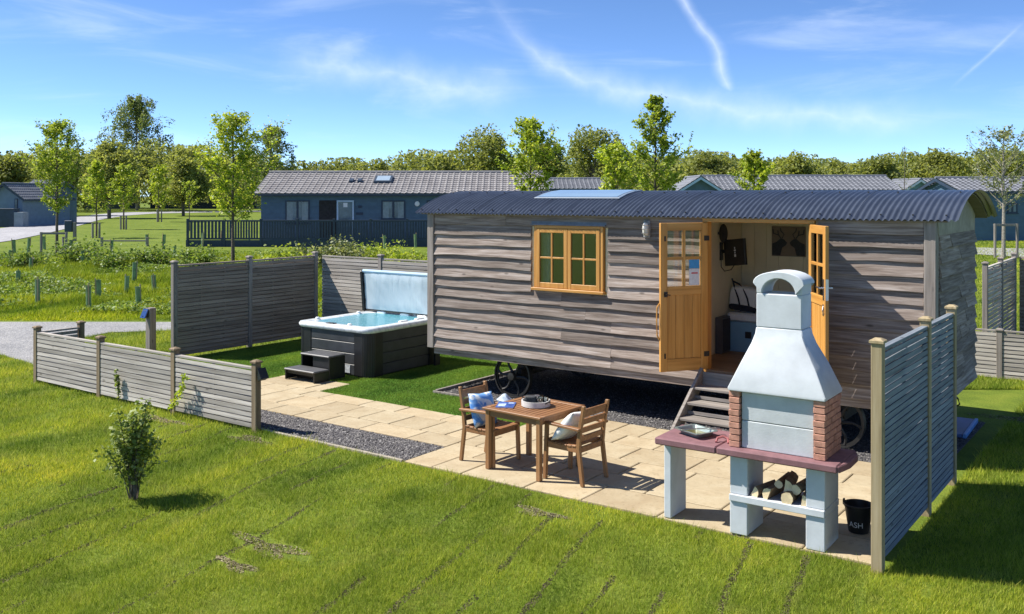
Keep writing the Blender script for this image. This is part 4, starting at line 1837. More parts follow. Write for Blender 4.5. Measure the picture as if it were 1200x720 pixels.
# its cover, folded upright behind on a lifter
cv = thing('hot_tub_cover', 'folded vinyl hot tub cover standing upright behind the tub, pale blue inside', 'tub cover', (TX, TY + .84, .012))
mc, nt, out = new_mat('shiny_pale_vinyl')
v = coords(nt, (9, 1, 1.6))
n1 = noise(nt, v, 2.6, 5, .6, .8)
n0 = noise(nt, coords(nt, (1.5, 1, 1.5)), 1.2, 3)
cc = ramp(nt, n0, [(.3, (.40, .48, .53)), (.7, (.47, .55, .60))])
principled(nt, out, cc, .4, 0, n1, .2, .03, .5)
Mc = Matrix.Translation((0, 0, .93)) @ Matrix.Rotation(R_(5), 4, 'X')
CX0, CX1 = -TW - .05, TW + .06
mb = MB()                                            # puffy inner face, gathered along its top
nx_, nz_ = 46, 12
vs = []
for j_ in range(nz_ + 1):
    for i_ in range(nx_ + 1):
        u, v_ = i_ / nx_, j_ / nz_
        edge = min(1, 6 * min(u, 1 - u, v_ + .02, 1.02 - v_))
        gather = .006 * max(0, v_ - .55) / .45 * math.sin(i_ * 2.3 + 2 * math.sin(i_ * .7)) + .006 * math.sin(i_ * .9 + j_ * 1.3)
        vs.append(Mc @ Vector((CX0 + .07 + (CX1 - CX0 - .09) * u, -.048 - .03 * edge - gather * edge, .03 + .755 * v_)))
mb.add(vs, [(j_ * (nx_ + 1) + i_, j_ * (nx_ + 1) + i_ + 1, (j_ + 1) * (nx_ + 1) + i_ + 1, (j_ + 1) * (nx_ + 1) + i_) for j_ in range(nz_) for i_ in range(nx_)])
mb.build('cover_lining', mc, cv, 0, 'all')
for (y0, y1) in ((-.05, .02), (.026, .11)):
    mb = MB()
    mb.box(CX0 + .062, CX1, y0, y1, 0, .80, Mc)
    mb.build('cover_half', M_TUBDK, cv, .012)
mb = MB()
mb.box(CX0, CX0 + .06, -.085, .115, -.01, .81, Mc)
mb.build('cover_edge', M_TUBDK, cv, .01)
mb = MB()
mb.tube([Mc @ Vector((CX0 + .06, -.035, .805)), Mc @ Vector((CX1, -.035, .805))], .035, 8)
mb.build('cover_hem', M_PALEBLUE, cv, 0, True)
for s_ in (-1, 1):
    mb = MB()
    mb.tube([(s_ * (TW + .10), -.10, .40), (s_ * (TW + .10), .06, .95), (s_ * (TW + .10), .12, 1.55)], .016, 8)
    mb.box(s_ * (TW + .10) - .02, s_ * (TW + .10) + .02, -.16, -.02, 0, .45)
    mb.build('lifter_arm', M_BLACK, cv, 0, True)

# moulded steps
ts = thing('hot_tub_steps', 'two tier moulded charcoal plastic steps in front of the hot tub', 'steps', (-12.70, 11.60, .028))
for nm, y0, y1, z1, x0, x1 in (('lower_step', -.33, .02, .20, -.40, .37), ('upper_step', .03, .42, .42, -.38, .36)):
    mb = MB()
    mb.box(x0, x1, y0 - .015, y1, z1 - .035, z1)
    mb.build('tread', M_GREY, ts, .012)
    mb = MB()
    mb.box(x1 - .035, x1 - .005, y0 + .005, y1, 0, z1 - .036)
    mb.build('side_wall', M_TUBDK, ts, .006)
    mb = MB()
    mb.box(x0 + .005, x0 + .035, y0 + .005, y1, 0, z1 - .036)
    mb.build('side_wall', M_TUBDK, ts, .006)
    mb = MB()
    if nm == 'lower_step':
        mb.box(x0 + .036, x1 - .036, y0 + .03, y0 + .05, z1 - .09, z1 - .036)
        mb.box(x0 + .036, x1 - .036, y0 + .25, y0 + .27, 0, z1 - .036)
    else:
        mb.box(x0 + .30, x1 - .036, y0 + .02, y0 + .04, .20, z1 - .036)
        mb.box(x0 + .036, x1 - .036, y0 + .30, y0 + .32, 0, z1 - .036)
    mb.build('riser', M_TUBDK, ts)

# ------------------------------------------------------------------ table and chairs
tb = thing('dining_table', 'square slatted wooden patio table with four straight legs', 'table', (-6.43, 9.37, .028), R_(-4))
A = .44
for sx in (-1, 1):
    for sy in (-1, 1):
        mb = MB()
        mb.box(sx * (A - .055) - .028, sx * (A - .055) + .028, sy * (A - .055) - .028, sy * (A - .055) + .028, 0, .705)
        mb.build('leg', M_TEAKZ, tb, .004)
for s in (-1, 1):
    mb = MB()
    mb.box(-A + .084, A - .084, s * (A - .055) - .012, s * (A - .055) + .012, .63, .703)
    mb.build('apron', M_TEAK, tb, .003)
    mb = MB()
    mb.box(s * (A - .055) - .012, s * (A - .055) + .012, -A + .084, A - .084, .63, .703)
    mb.build('apron', M_TEAK, tb, .003)
    mb = MB()
    mb.box(-A, A, s * (A - .04) - .04, s * (A - .04) + .04, .707, .733)
    mb.build('top_rail', M_TEAK, tb, .004)
    mb = MB()
    mb.box(-A + .081, A - .081, -.033, .033, .707, .733)
    mb.build('top_rail', M_TEAK, tb, .004, False, loc=(s * (A - .033), 0, 0), rot=(0, 0, R_(90)))
mb = MB()
mb.box(-A + .081, A - .081, -.028, .028, .709, .731)
smesh = mb.mesh('top_slat', M_TEAK, .003)
ns = 11
for k in range(ns):
    x = -A + .072 + (k + .5) * (2 * A - .144) / ns
    link('top_slat', smesh, tb, (x, 0, 0), (0, 0, R_(90)))


def make_chair():
    """faces local +X"""
    r = thing('garden_chair', 'c', 'chair', (0, 0, .028), 0, 'wooden garden armchairs at the patio table')
    for s in (-1, 1):
        mb = MB()
        mb.bar((.245, s * .245, 0), (.225, s * .235, .635), .042, .045, (1, 0, 0), .042, .045)
        mb.build('leg', M_TEAKZ, r, .004)
        mb = MB()
        pr = [(-.30, 0), (-.255, 0), (-.195, .42), (-.215, .60), (-.275, .90), (-.315, .90), (-.262, .60), (-.245, .42)]
        mb.prism(pr, s * .235 - .019, s * .235 + .019, 'y')
        mb.build('leg', M_TEAKZ, r, .004)
        mb = MB()
        mb.box(-.20, .205, s * .235 - .013, s * .235 + .013, .365, .425)
        mb.build('seat_rail', M_TEAK, r, .003)
        mb = MB()
        pr = [(-.265, .62), (.29, .64), (.30, .655), (.29, .668), (-.265, .648)]
        mb.prism(pr, s * .262 - .034, s * .262 + .034, 'y')
        mb.build('armrest', M_TEAK, r, .004)
    mb = MB()
    mb.box(.205, .232, -.212, .212, .36, .425)
    mb.build('seat_rail', M_TEAK, r, .003)
    mb = MB()
    mb.box(-.235, -.208, -.212, .212, .36, .425)
    mb.build('seat_rail', M_TEAK, r, .003)
    mb = MB()
    mb.box(-.029, .029, -.255, .255, .427, .447)
    sm_ = mb.mesh('seat_slat', M_TEAK, .003)
    for k in range(7):
        link('seat_slat', sm_, r, (-.165 + k * .0665, 0, -.012 * math.sin(k / 6 * math.pi)))
    for k in range(4):
        z = .52 + k * .098
        x = -.232 - (z - .52) * .155
        mb = MB()
        hh = .032 if k < 3 else .045
        mb.box(-.011, .011, -.214, .214, -hh, hh)
        mb.build('back_slat', M_TEAK, r, .003, False, loc=(x, 0, z), rot=(0, -.16, 0))
    return r


ch = make_chair()
ch.location = (-7.04, 9.32, .028)
ch['label'] = 'wooden garden armchair nearer the hot tub holding a blue cushion'
ch.rotation_euler.z = R_(-3)
c2 = copy_tree(ch)
c2.location = (-5.82, 9.32, .028)
c2.rotation_euler.z = R_(176)
c2['label'] = 'wooden garden armchair nearer the barbecue with a white cushion on its seat'


def cushion(name, label, loc, rot, mats, w=.40, h=.40, d=.15):
    r = thing(name, label, 'cushion', loc)
    r.rotation_euler = rot
    mb = MB()
    n = 14
    for sg in (1, -1):
        vs = []
        for j in range(n + 1):
            for i in range(n + 1):
                u, v = -1 + 2 * i / n, -1 + 2 * j / n
                th = ((1 - abs(u) ** 2.6) * (1 - abs(v) ** 2.6)) ** .55
                k = 1 - .10 * (1 - abs(u * v)) * (abs(u) ** 6 + abs(v) ** 6) * .9
                vs.append((u * w / 2 * k, sg * d / 2 * th, v * h / 2 * k))
        mb.add(vs, [(j * (n + 1) + i, j * (n + 1) + i + 1, (j + 1) * (n + 1) + i + 1, (j + 1) * (n + 1) + i) for j in range(n) for i in range(n)])
    o = mb.build('cushion_cover', mats, r, 0, 'all')
    bm = bmesh.new()
    bm.from_mesh(o.data)
    bmesh.ops.remove_doubles(bm, verts=bm.verts, dist=.0008)
    bmesh.ops.recalc_face_normals(bm, faces=bm.faces)
    bm.to_mesh(o.data)
    bm.free()
    return r


m_pat, nt, out = new_mat('blue_floral_cotton')
v = coords(nt, (1, 1, 1))
vo = nt.nodes.new('ShaderNodeTexVoronoi')
vo.inputs['Scale'].default_value = 9
nt.links.new(v, vo.inputs['Vector'])
nn = noise(nt, v, 7, 4, .6, 1.2)
cc = ramp(nt, nn, [(.38, (.08, .24, .62)), (.5, (.20, .38, .68)), (.56, (.62, .66, .70)), (.7, (.75, .76, .76))])
principled(nt, out, cc, .95, 0, noise(nt, v, 60, 2), .3, .003, .2)
cushion('cushion', 'blue and white patterned cushion leaning in the chair nearer the hot tub', (-7.12, 9.27, .65), (R_(-20), R_(4), R_(84)), m_pat, .42, .42, .16)
cushion('cushion', 'plain white cushion standing in the chair nearer the barbecue', (-5.83, 9.26, .635), (R_(38), R_(8), R_(92)), M_CLOTHW, .44, .42, .16)
# crumpled pale cloth on the arm by the blue cushion
cl = thing('napkin', 'crumpled pale blue cloth on the arm of the chair nearer the hot tub', 'cloth', (-6.96, 9.50, .70), .4)
mb = MB()
rs_ = random.Random(2)
rings = []
for i in range(7):
    tt = i / 6
    rr = .075 * math.sin(math.pi * min(.97, tt * .9 + .08)) + .01
    rings.append([((rr * (1 + .3 * rs_.uniform(-1, 1))) * math.cos(a), (rr * (1 + .3 * rs_.uniform(-1, 1))) * math.sin(a), -.03 + tt * .15) for a in [k * math.pi / 6 for k in range(12)]])
mb.loft(rings)
mb.build('cloth_folds', paint('pale_blue_cloth', (.52, .62, .74), .95, .2, 30, .4), cl, 0, True)

# tray with glasses on the table
zt = .028 + .733
tr_ = thing('round_tray', 'round whitewashed wooden tray on the patio table', 'tray', (-6.42, 9.40, zt))
M_WASH = wood('whitewashed_wood', (.45, .43, .40), (.62, .60, .57), (.75, .73, .70), 0, 1, .8, .2, .05, False)
mb = MB()
mb.lathe([(.165, 0), (.175, .006), (.175, .07), (.162, .07), (.162, .014), (.01, .014)], 30, closed=False)
mb.build('tray_rim', M_WASH, tr_, 0, True)
mb = MB()
mb.lathe([(.16, .002), (.16, .012)], 30)
mb.build('tray_base', M_WASH, tr_)
for k in range(2):
    mb = MB()
    a = k * math.pi
    mb.tube([(math.cos(a) * .17, math.sin(a) * .17 - .05, .05), (math.cos(a) * .20, math.sin(a) * .17, .08), (math.cos(a) * .17, math.sin(a) * .17 + .05, .05)], .007, 6)
    mb.build('tray_handle', M_IRON, tr_, 0, True)
mg = glass('tumbler_glass', (.78, .82, .84), .04, 2.2)
for k, (x, y, nm) in enumerate(((.09, -.06, 'front'), (.10, .06, 'back'), (.0, .10, 'rear'))):
    gl_ = thing('tumbler', ['clear tumbler at the near right side of the tray', 'clear tumbler at the far right side of the tray', 'clear tumbler at the far left side of the tray'][k],
                'glass', (-6.42 + x, 9.40 + y, zt + .0145), 0, 'tumblers on the tray')
    mb = MB()
    mb.lathe([(.028, 0), (.034, .005), (.037, .095), (.033, .095), (.030, .012), (.001, .012)], 16, closed=False)
    mb.build('tumbler_wall', mg, gl_, 0, True)
    mb = MB()
    mb.lathe([(.0305, .013), (.0325, .04)], 16)
    mb.build('tumbler_foot', paint('tumbler_grey%d' % k, (.42, .46, .48), .1, .1, 20, 0), gl_, 0, True)
nk = thing('folded_cloth', 'dark grey folded cloth heaped in the round tray', 'cloth', (-6.47, 9.36, zt + .014), .5)
mb = MB()
for k in range(4):
    L = .2 - .02 * k
    mb.loft([[(p[0], p[1], p[2] + .028 + .02 * k) for p in ring] for ring in [[(q[0], q[2], q[1]) for q in rg] for rg in cushion_rings(L, .13, .035, 14, 7)]])
mb.build('cloth_folds', M_CLOTHG, nk, 0, True)
cu = thing('cutlery_bundle', 'bright steel cutlery lying across the dark folded cloth in the tray', 'cutlery', (-6.46, 9.36, zt + .118), .9)
for k in range(4):
    mb = MB()
    mb.bar((-.09, -.03 + .02 * k, 0), (.05, -.03 + .02 * k, .004), .007, .004)
    mb.loft([[(p[0] + .075, p[2] - .03 + .02 * k, p[1] + .004) for p in rg] for rg in cushion_rings(.05, .02, .005, 10, 5)])
    mb.build('knife' if k % 2 else 'spoon', M_STEEL, cu)
mz = thing('magazine', 'blue covered magazine lying at the corner of the patio table', 'magazine', (-6.72, 9.20, zt), R_(28))
mb = MB()
mb.box(-.105, .105, -.145, .145, 0, .008)
mb.build('pages', M_WHITE, mz)
mb = MB()
mb.box(-.107, .107, -.147, .147, .0085, .011)
mb.build('cover', paint('blue_cover', (.035, .10, .38), .3, .3, 18, 0), mz)
mb = MB()
mb.box(-.09, .0, -.10, .05, .0112, .0118)
mb.box(.02, .09, .06, .12, .0112, .0118)
mb.build('cover_print', paint('cover_print', (.45, .55, .70), .4, .4, 40, 0), mz)

# ------------------------------------------------------------------ barbecue
bq = thing('masonry_barbecue', 'tall pale masonry barbecue with chimney hood, brick cheeks and plum slabs', 'barbecue', (-3.2, 8.66, .026), R_(1.2))


def bpart(nm, mt, *boxes, bev=.006):
    mb = MB()
    for b_ in boxes:
        mb.box(*b_)
    return mb.build(nm, mt, bq, bev)


bpart('leg', M_BBQ, (-1.165, -1.09, .06, .43, 0, .765))
for x0, x1 in ((-.45, -.275), (.285, .46)):
    bpart('leg', M_BBQ, (x0, x1, .02, .46, 0, .315))
    bpart('leg', M_BBQ, (x0, x1, .025, .46, .385, .765))
bpart('log_shelf', M_BBQ, (-.452, .462, .0, .47, .317, .383))
bpart('work_slab', M_PURPLE, (-1.20, -.552, -.09, .56, .767, .838), bev=.012)
bpart('work_slab', M_PURPLE, (-.546, .60, -.09, .56, .767, .838), bev=.012)
mb = MB()
mb.prism([(.601, -.085), (.62, -.06), (.66, .15), (.655, .40), (.60, .56)], .769, .836, 'z')
mb.build('work_slab', M_PURPLE, bq, .01)
# brick cheeks: courses of bricks with open joints over a recessed core
rb = random.Random(8)
Z0, NB, BH = .838, 9, .0605
core = MB()
core.box(-.435, -.352, .02, .49, Z0, Z0 + NB * BH)
core.box(.372, .455, .02, .49, Z0, Z0 + NB * BH)
core.box(-.44, .455, .42, .50, Z0, Z0 + NB * BH)
core.build('fire_wall', M_SOOT_DARK, bq)
bmeshes = {}


def brick(x0, x1, y0, y1, z0, z1):
    key = (round(x1 - x0, 3), round(y1 - y0, 3))
    if key not in bmeshes:
        mb = MB()
        mb.box(-(x1 - x0) / 2, (x1 - x0) / 2, -(y1 - y0) / 2, (y1 - y0) / 2, -(z1 - z0) / 2, (z1 - z0) / 2)
        bmeshes[key] = mb.mesh('brick', M_BRICK, .004)
    link('brick', bmeshes[key], bq, ((x0 + x1) / 2 + rb.uniform(-.004, .004), (y0 + y1) / 2 + rb.uniform(-.004, .004), (z0 + z1) / 2), (0, 0, rb.uniform(-.012, .012)))


for k in range(NB):
    z0, z1 = Z0 + k * BH + .004, Z0 + (k + 1) * BH - .003
    for xa, xb, out_ in ((-.45, -.345, -1), (.362, .47, 1)):
        sp = [(0, .20), (.206, .40), (.406, .51)] if k % 2 else [(0, .10), (.106, .305), (.311, .51)]
        for (a, b_) in sp:
            brick(xa, xb, a, b_, z0, z1)
# front blocks of the fire box, closed
bpart('front_block', M_BBQ_P, (-.338, .356, .035, .11, Z0 + .002, Z0 + .262), bev=.006)
bpart('front_block', M_BBQ_P, (-.338, .356, .037, .11, Z0 + .268, Z0 + .535), bev=.006)
bpart('fire_back', M_SOOT_DARK, (-.34, .36, .111, .42, Z0 + .002, Z0 + .02))
# hood: a flared pyramid
HZ0 = Z0 + NB * BH


def ring(x0, x1, y0, y1, z):
    return [(x0, y0, z), (x1, y0, z), (x1, y1, z), (x0, y1, z)]


mb = MB()
mb.loft([ring(-.455, .475, -.02, .53, HZ0), ring(-.458, .478, -.022, .533, HZ0 + .03), ring(-.365, .352, .085, .53, HZ0 + .27), ring(-.295, .235, .18, .53, HZ0 + .45),
         ring(-.27, .195, .215, .53, HZ0 + .54), ring(-.264, .184, .226, .53, HZ0 + .60)])
mb.build('hood', M_BBQ, bq, .008, True)
CZ = HZ0 + .60
mb = MB()
mb.loft([ring(-.262, .182, .228, .527, CZ + .003), ring(-.262, .182, .228, .527, CZ + .33)])
mb.build('chimney', M_BBQ, bq, .008)
# arched cap with a half round opening right through
mb = MB()
xc, zc = -.04, CZ + .333
n = 14
arch_o = [(xc + .25 * math.cos(math.pi * k / n), zc + .10 + .115 * math.sin(math.pi * k / n)) for k in range(n + 1)]
arch_i = [(xc + .165 * math.cos(math.pi * k / n), zc + .005 + .145 * math.sin(math.pi * k / n)) for k in range(n + 1)]
vs, fs = [], []
for y in (.21, .545):
    vs += [(p[0], y, p[1]) for p in arch_o] + [(p[0], y, p[1]) for p in arch_i]
m_ = n + 1
for k in range(n):
    fs.append((k, k + 1, m_ + k + 1, m_ + k))
    fs.append((2 * m_ + k, 3 * m_ + k, 3 * m_ + k + 1, 2 * m_ + k + 1))
    fs.append((k, 2 * m_ + k, 2 * m_ + k + 1, k + 1))
    fs.append((m_ + k, m_ + k + 1, 3 * m_ + k + 1, 3 * m_ + k))
mb.add(vs, fs)
for s in (1, -1):
    xo, xi = xc + s * .222, xc + s * .165
    mb.box(min(xo, xi), max(xo, xi), .23, .527, zc - .002, zc + .112)
mb.build('chimney_cap', M_BBQ, bq, .006, True)
# split logs on the shelf
M_LOGB = paint('log_bark', (.30, .20, .11), .95, .3, 14, .8)
M_LOGE = paint('log_end', (.78, .62, .38), .9, .15, 12, .4)
log_lab = ['dark split log at the left end of the barbecue shelf', 'split log second from the left on the barbecue shelf', 'split log lying across the top of the log pile', 'log with round cut end, right of middle on the shelf',
           'split log at the right end of the barbecue shelf', 'upper right log resting on the shelf logs', 'small log tucked at the back of the shelf']
for k, (x, y, z, r, rz) in enumerate(((-.19, .20, .0, .058, -12), (-.06, .19, .0, .062, -6), (.05, .24, .088, .062, 10), (.10, .18, .0, .058, 4), (.225, .20, .0, .056, 10), (.18, .25, .085, .05, -4), (-.02, .30, .10, .04, 2))):
    lg = thing('log', log_lab[k], 'log', (-3.2 + x, 8.66 + y, .026 + .385 + r * .8 + z), R_(rz), 'logs on the barbecue shelf')
    mb = MB()
    nn_ = 9
    prof = [(r * math.cos(a) * (1 + .12 * rb.uniform(-1, 1)), r * math.sin(a) * (1 + .12 * rb.uniform(-1, 1))) for a in [math.pi * 2 * q / nn_ for q in range(nn_)]]
    if k in (0, 1, 2, 4):
        prof = [p for p in prof if p[1] < r * .55] or prof
    mb.prism(prof, -.165, .17, 'y')
    mb.mi = [1, 1] + [0] * (len(mb.f) - 2)
    me = mb.mesh('log_body', [M_LOGB, M_LOGE], 0)
    link('log_body', me, lg, None, (0, rb.uniform(0, 6), 0))
# roasting tin with tongs on the left slab
tin = thing('roasting_tin', 'green grey roasting tin on the left barbecue slab', 'tin', (-4.10, 8.88, .026 + .839), R_(-22))
mt_ = paint('tin_grey', (.30, .36, .34), .35, .12, 8, .05, .6)
mb = MB()
mb.loft([rrect(.13, .10, .03, .012), rrect(.155, .125, .035, .055), rrect(.18, .15, .04, .057), rrect(.18, .15, .04, .051), rrect(.15, .12, .035, .049), rrect(.125, .095, .03, .002), rrect(.02, .02, .01, .0)], False, True)
mb.build('tin_body', mt_, tin, 0, True)
mb = MB()
mb.loft([rrect(.128, .098, .03, .0125), rrect(.127, .097, .03, .018)])
mb.build('tin_contents', paint('oily_residue', (.13, .12, .04), .25, .4, 14, .2), tin)
tg = thing('barbecue_tongs', 'steel tongs lying across the roasting tin', 'tongs', (-4.05, 8.87, .026 + .839 + .068), R_(40))
for s in (-1, 1):
    mb = MB()
    mb.bar((-.20, 0, 0), (.16, s * .03, .0), .014, .006)
    mb.bar((.16, s * .03, 0), (.21, s * .02, -.002), .024, .006)
    mb.build('tong_arm', M_STEEL, tg, .001)
tw = thing('towel_ring', 'small red cord handle lying on the slab beside the brick cheek', 'cord', (-3.75, 8.72, .026 + .845), .3)
mb = MB()
mb.tube([(.06, 0, .0), (.05, .05, .03), (0, .07, .045), (-.05, .05, .03), (-.06, 0, .0)], .012, 6)
mb.build('cord_loop', paint('dusty_red', (.36, .12, .12), .8, .2, 20, .3), tw, 0, True)

# ash bucket
bk = thing('ash_bucket', 'black ash bucket with white lettering between barbecue and screen fence', 'bucket', (-2.65, 9.44, .026))
bk.scale = (.88, .88, .9)
mb = MB()
mb.lathe([(.105, 0), (.108, .004), (.152, .285), (.160, .288), (.160, .30), (.150, .302), (.145, .285), (.102, .012), (.01, .010)], 28, closed=False)
mb.build('bucket_wall', M_BLACK, bk, 0, True)
mb = MB()
for s in (-1, 1):
    mb.box(s * .16 - .008, s * .16 + .008, -.018, .018, .265, .325)
pts = [(.16 * math.cos(a), -.16 * math.sin(a) * .98, .30 - .03 * math.sin(a)) for a in [math.pi * k / 10 for k in range(11)]]
mb.tube(pts, .005, 5)
mb.build('bucket_handle', M_IRON, bk)
cu_ = bpy.data.curves.new('lettering', 'FONT')
cu_.body = 'ASH'
cu_.size = .085
cu_.align_x = 'CENTER'
cu_.extrude = .0
tmp = bpy.data.objects.new('lettering', cu_)
col.objects.link(tmp)
bpy.context.view_layer.update()
me = bpy.data.meshes.new_from_object(tmp)
bpy.data.objects.remove(tmp)
bm = bmesh.new()
bm.from_mesh(me)
bmesh.ops.subdivide_edges(bm, edges=bm.edges, cuts=2)
for v_ in bm.verts:
    z = .07 + v_.co.y
    r = .105 + (.152 - .105) * z / .285 + .0035
    a = R_(-88) + v_.co.x / r
    v_.co = (r * math.cos(a), r * math.sin(a), z)
bm.to_mesh(me)
bm.free()
me.materials.clear()
me.materials.append(M_WHITE)
link('lettering', me, bk)

# flat blue board lying in the shade at the right
bb = thing('drain_cover', 'flat blue painted cover lying on the shaded grass at the hut corner', 'cover', (-2.72, 14.42, .02), R_(2))
mb = MB()
mb.box(-.22, .17, -.55, .52, 0, .05)
mb.build('lid', paint('blue_lid', (.05, .10, .24), .5, .15, 4, .1), bb, .008)
mb = MB()
mb.box(.172, .215, -.56, .53, .0, .06)
mb.build('lid_edge', paint('bright_blue_edge', (.10, .26, .55), .5, .1, 4, .1), bb, .006)


# ------------------------------------------------------------------ plants
ORD = ['first', 'second', 'third', 'fourth', 'fifth', 'sixth', 'seventh', 'eighth', 'ninth', 'tenth', 'eleventh', 'twelfth', 'thirteenth', 'fourteenth', 'fifteenth',
       'sixteenth', 'seventeenth', 'eighteenth', 'nineteenth', 'twentieth', 'twenty-first', 'twenty-second', 'twenty-third', 'twenty-fourth', 'twenty-fifth', 'twenty-sixth',
       'twenty-seventh', 'twenty-eighth', 'twenty-ninth', 'thirtieth']


def tree(name, label, base, H, crown0, R, nbr, leaf, nleaf, mat, seed, bark=None, shape='ovate', sparse=.0, trunk=.05, group=None, lean=(0, 0), clump=.16, up=.9):
    """trunk with ascending limbs; leaves gathered along limbs and twigs"""
    r = random.Random(seed)
    rs = np.random.RandomState(seed)
    t = thing(name, label, 'tree', base, 0, group)
    mb = MB()
    n = 8
    axis = [Vector((lean[0] * (i / n) ** 1.5 + r.uniform(-.02, .02) * H * .12, lean[1] * (i / n) ** 1.5 + r.uniform(-.02, .02) * H * .12, H * .97 * i / n - (.1 if i == 0 else 0))) for i in range(n + 1)]
    axis[0].x = axis[0].y = 0
    mb.tube(axis, [trunk * (1 - .88 * (i / n)) + .006 for i in range(n + 1)], 7)
    pts = []

    def on_axis(z):
        f = max(0, min(n - 1e-4, z / (H * .97) * n))
        i = int(f)
        return axis[i].lerp(axis[i + 1], f - i)
    nbr = int(nbr * 1.45)
    for b in range(nbr):
        f = (b + r.random() * .8) / nbr
        z = crown0 + (H - crown0) * f * .93
        if shape == 'ovate':
            prof = (math.sin(math.pi * min(1, .16 + f * .84)) ** .75)
        elif shape == 'cone':
            prof = (1 - f) ** .8 * (1 if f > .08 else .8)
        else:
            prof = math.sin(math.pi * (.12 + .8 * f)) ** .5
        L = R * prof * r.uniform(.5, 1.3) + .05 * R
        a = b * 2.4 + r.uniform(-.5, .5)
        p0 = on_axis(z)
        d = Vector((math.cos(a), math.sin(a), up * r.uniform(.55, 1.25)))
        d.normalize()
        p1 = p0 + d * L * .5 + Vector((0, 0, -.02))
        p2 = p0 + d * L + Vector((r.uniform(-.1, .1) * L, r.uniform(-.1, .1) * L, L * .12 * up))
        rb_ = max(.005, trunk * .30 * (1 - f * .6))
        mb.tube([p0, p1, p2], [rb_, rb_ * .6, rb_ * .22], 4, False)
        for q in range(7):
            tt = .25 + .75 * q / 6
            pts.append(((p0.lerp(p1, tt * 2) if tt < .5 else p1.lerp(p2, tt * 2 - 1)), .7 + .3 * tt))
        for q in range(4):
            tt = r.uniform(.3, .95)
            s0 = p0.lerp(p1, tt * 2) if tt < .5 else p1.lerp(p2, tt * 2 - 1)
            dd = (d + Vector((r.uniform(-1, 1), r.uniform(-1, 1), r.uniform(-.3, .7))) * .9).normalized()
            s1 = s0 + dd * L * r.uniform(.2, .42)
            mb.tube([s0, s1], [rb_ * .4, rb_ * .15], 3, False)
            for k in range(4):
                pts.append((s0.lerp(s1, .25 + .25 * k), 1))
    for k in range(6):
        pts.append((axis[-1] + Vector((0, 0, -H * .02 * k)), .6))
    mb.build('trunk', bark or M_BARK, t, 0, True)
    P_ = np.array([p[0][:] for p in pts])
    wgt = rs.rand(len(P_)) ** (1 + sparse * 3) * np.array([p[1] for p in pts])
    wgt /= wgt.sum()
    nleaf = int(nleaf * 1.25)
    idx = rs.choice(len(P_), nleaf, p=wgt)
    sp = clump * R * .55
    leaf *= .78
    C = P_[idx] + rs.normal(size=(nleaf, 3)) * sp * rs.rand(nleaf)[:, None] ** .5
    C = C[C[:, 2] > crown0 * .8]
    link('crown', np_mesh('crown', leaves(C, leaf, rs), 4, mat), t)
    return t


def lobed_tree(name, label, base, H, R, mat, seed, nl=11, per=420, leaf=.5, group=None, bark=None, low=.15):
    """big far tree: trunk, limbs and a crown of uneven leafy lobes with gaps"""
    r = random.Random(seed)
    rs = np.random.RandomState(seed)
    t = thing(name, label, 'tree', base, 0, group)
    mb = MB()
    mb.tube([(0, 0, -.2), (r.uniform(-.2, .2), 0, H * .3), (r.uniform(-.4, .4), r.uniform(-.3, .3), H * .7)], [H * .025, H * .02, H * .008], 7)
    allp = []
    for k in range(nl):
        a = r.uniform(0, 6.28)
        f = (k + .5) / nl
        zz = H * (low + (1 - low) * (.15 + .75 * f))
        rad = R * math.sin(math.pi * (.2 + .72 * f)) ** .7
        c = Vector((math.cos(a) * rad * r.uniform(.25, .8), math.sin(a) * rad * r.uniform(.25, .8), zz))
        lr = R * r.uniform(.30, .52)
        mb.tube([(0, 0, zz * .55), (c.x * .5, c.y * .5, zz * .8), tuple(c)], [H * .011, H * .007, H * .003], 4, False)
        u = rs.normal(size=(per, 3))
        u /= np.linalg.norm(u, axis=1)[:, None]
        rad_ = lr * (.35 + .65 * rs.rand(per) ** .5) * (1 + .25 * np.sin(u[:, 0] * 7 + k) * np.cos(u[:, 1] * 6))
        p = u * rad_[:, None] * np.array([1.05, 1.05, .85]) + np.array(c)
        allp.append(p)
    mb.build('trunk', bark or M_BARK, t, 0, True)
    C = np.concatenate(allp)
    link('crown', np_mesh('crown', leaves(C, leaf, rs, .75, .3, .5), 4, mat), t)
    return t


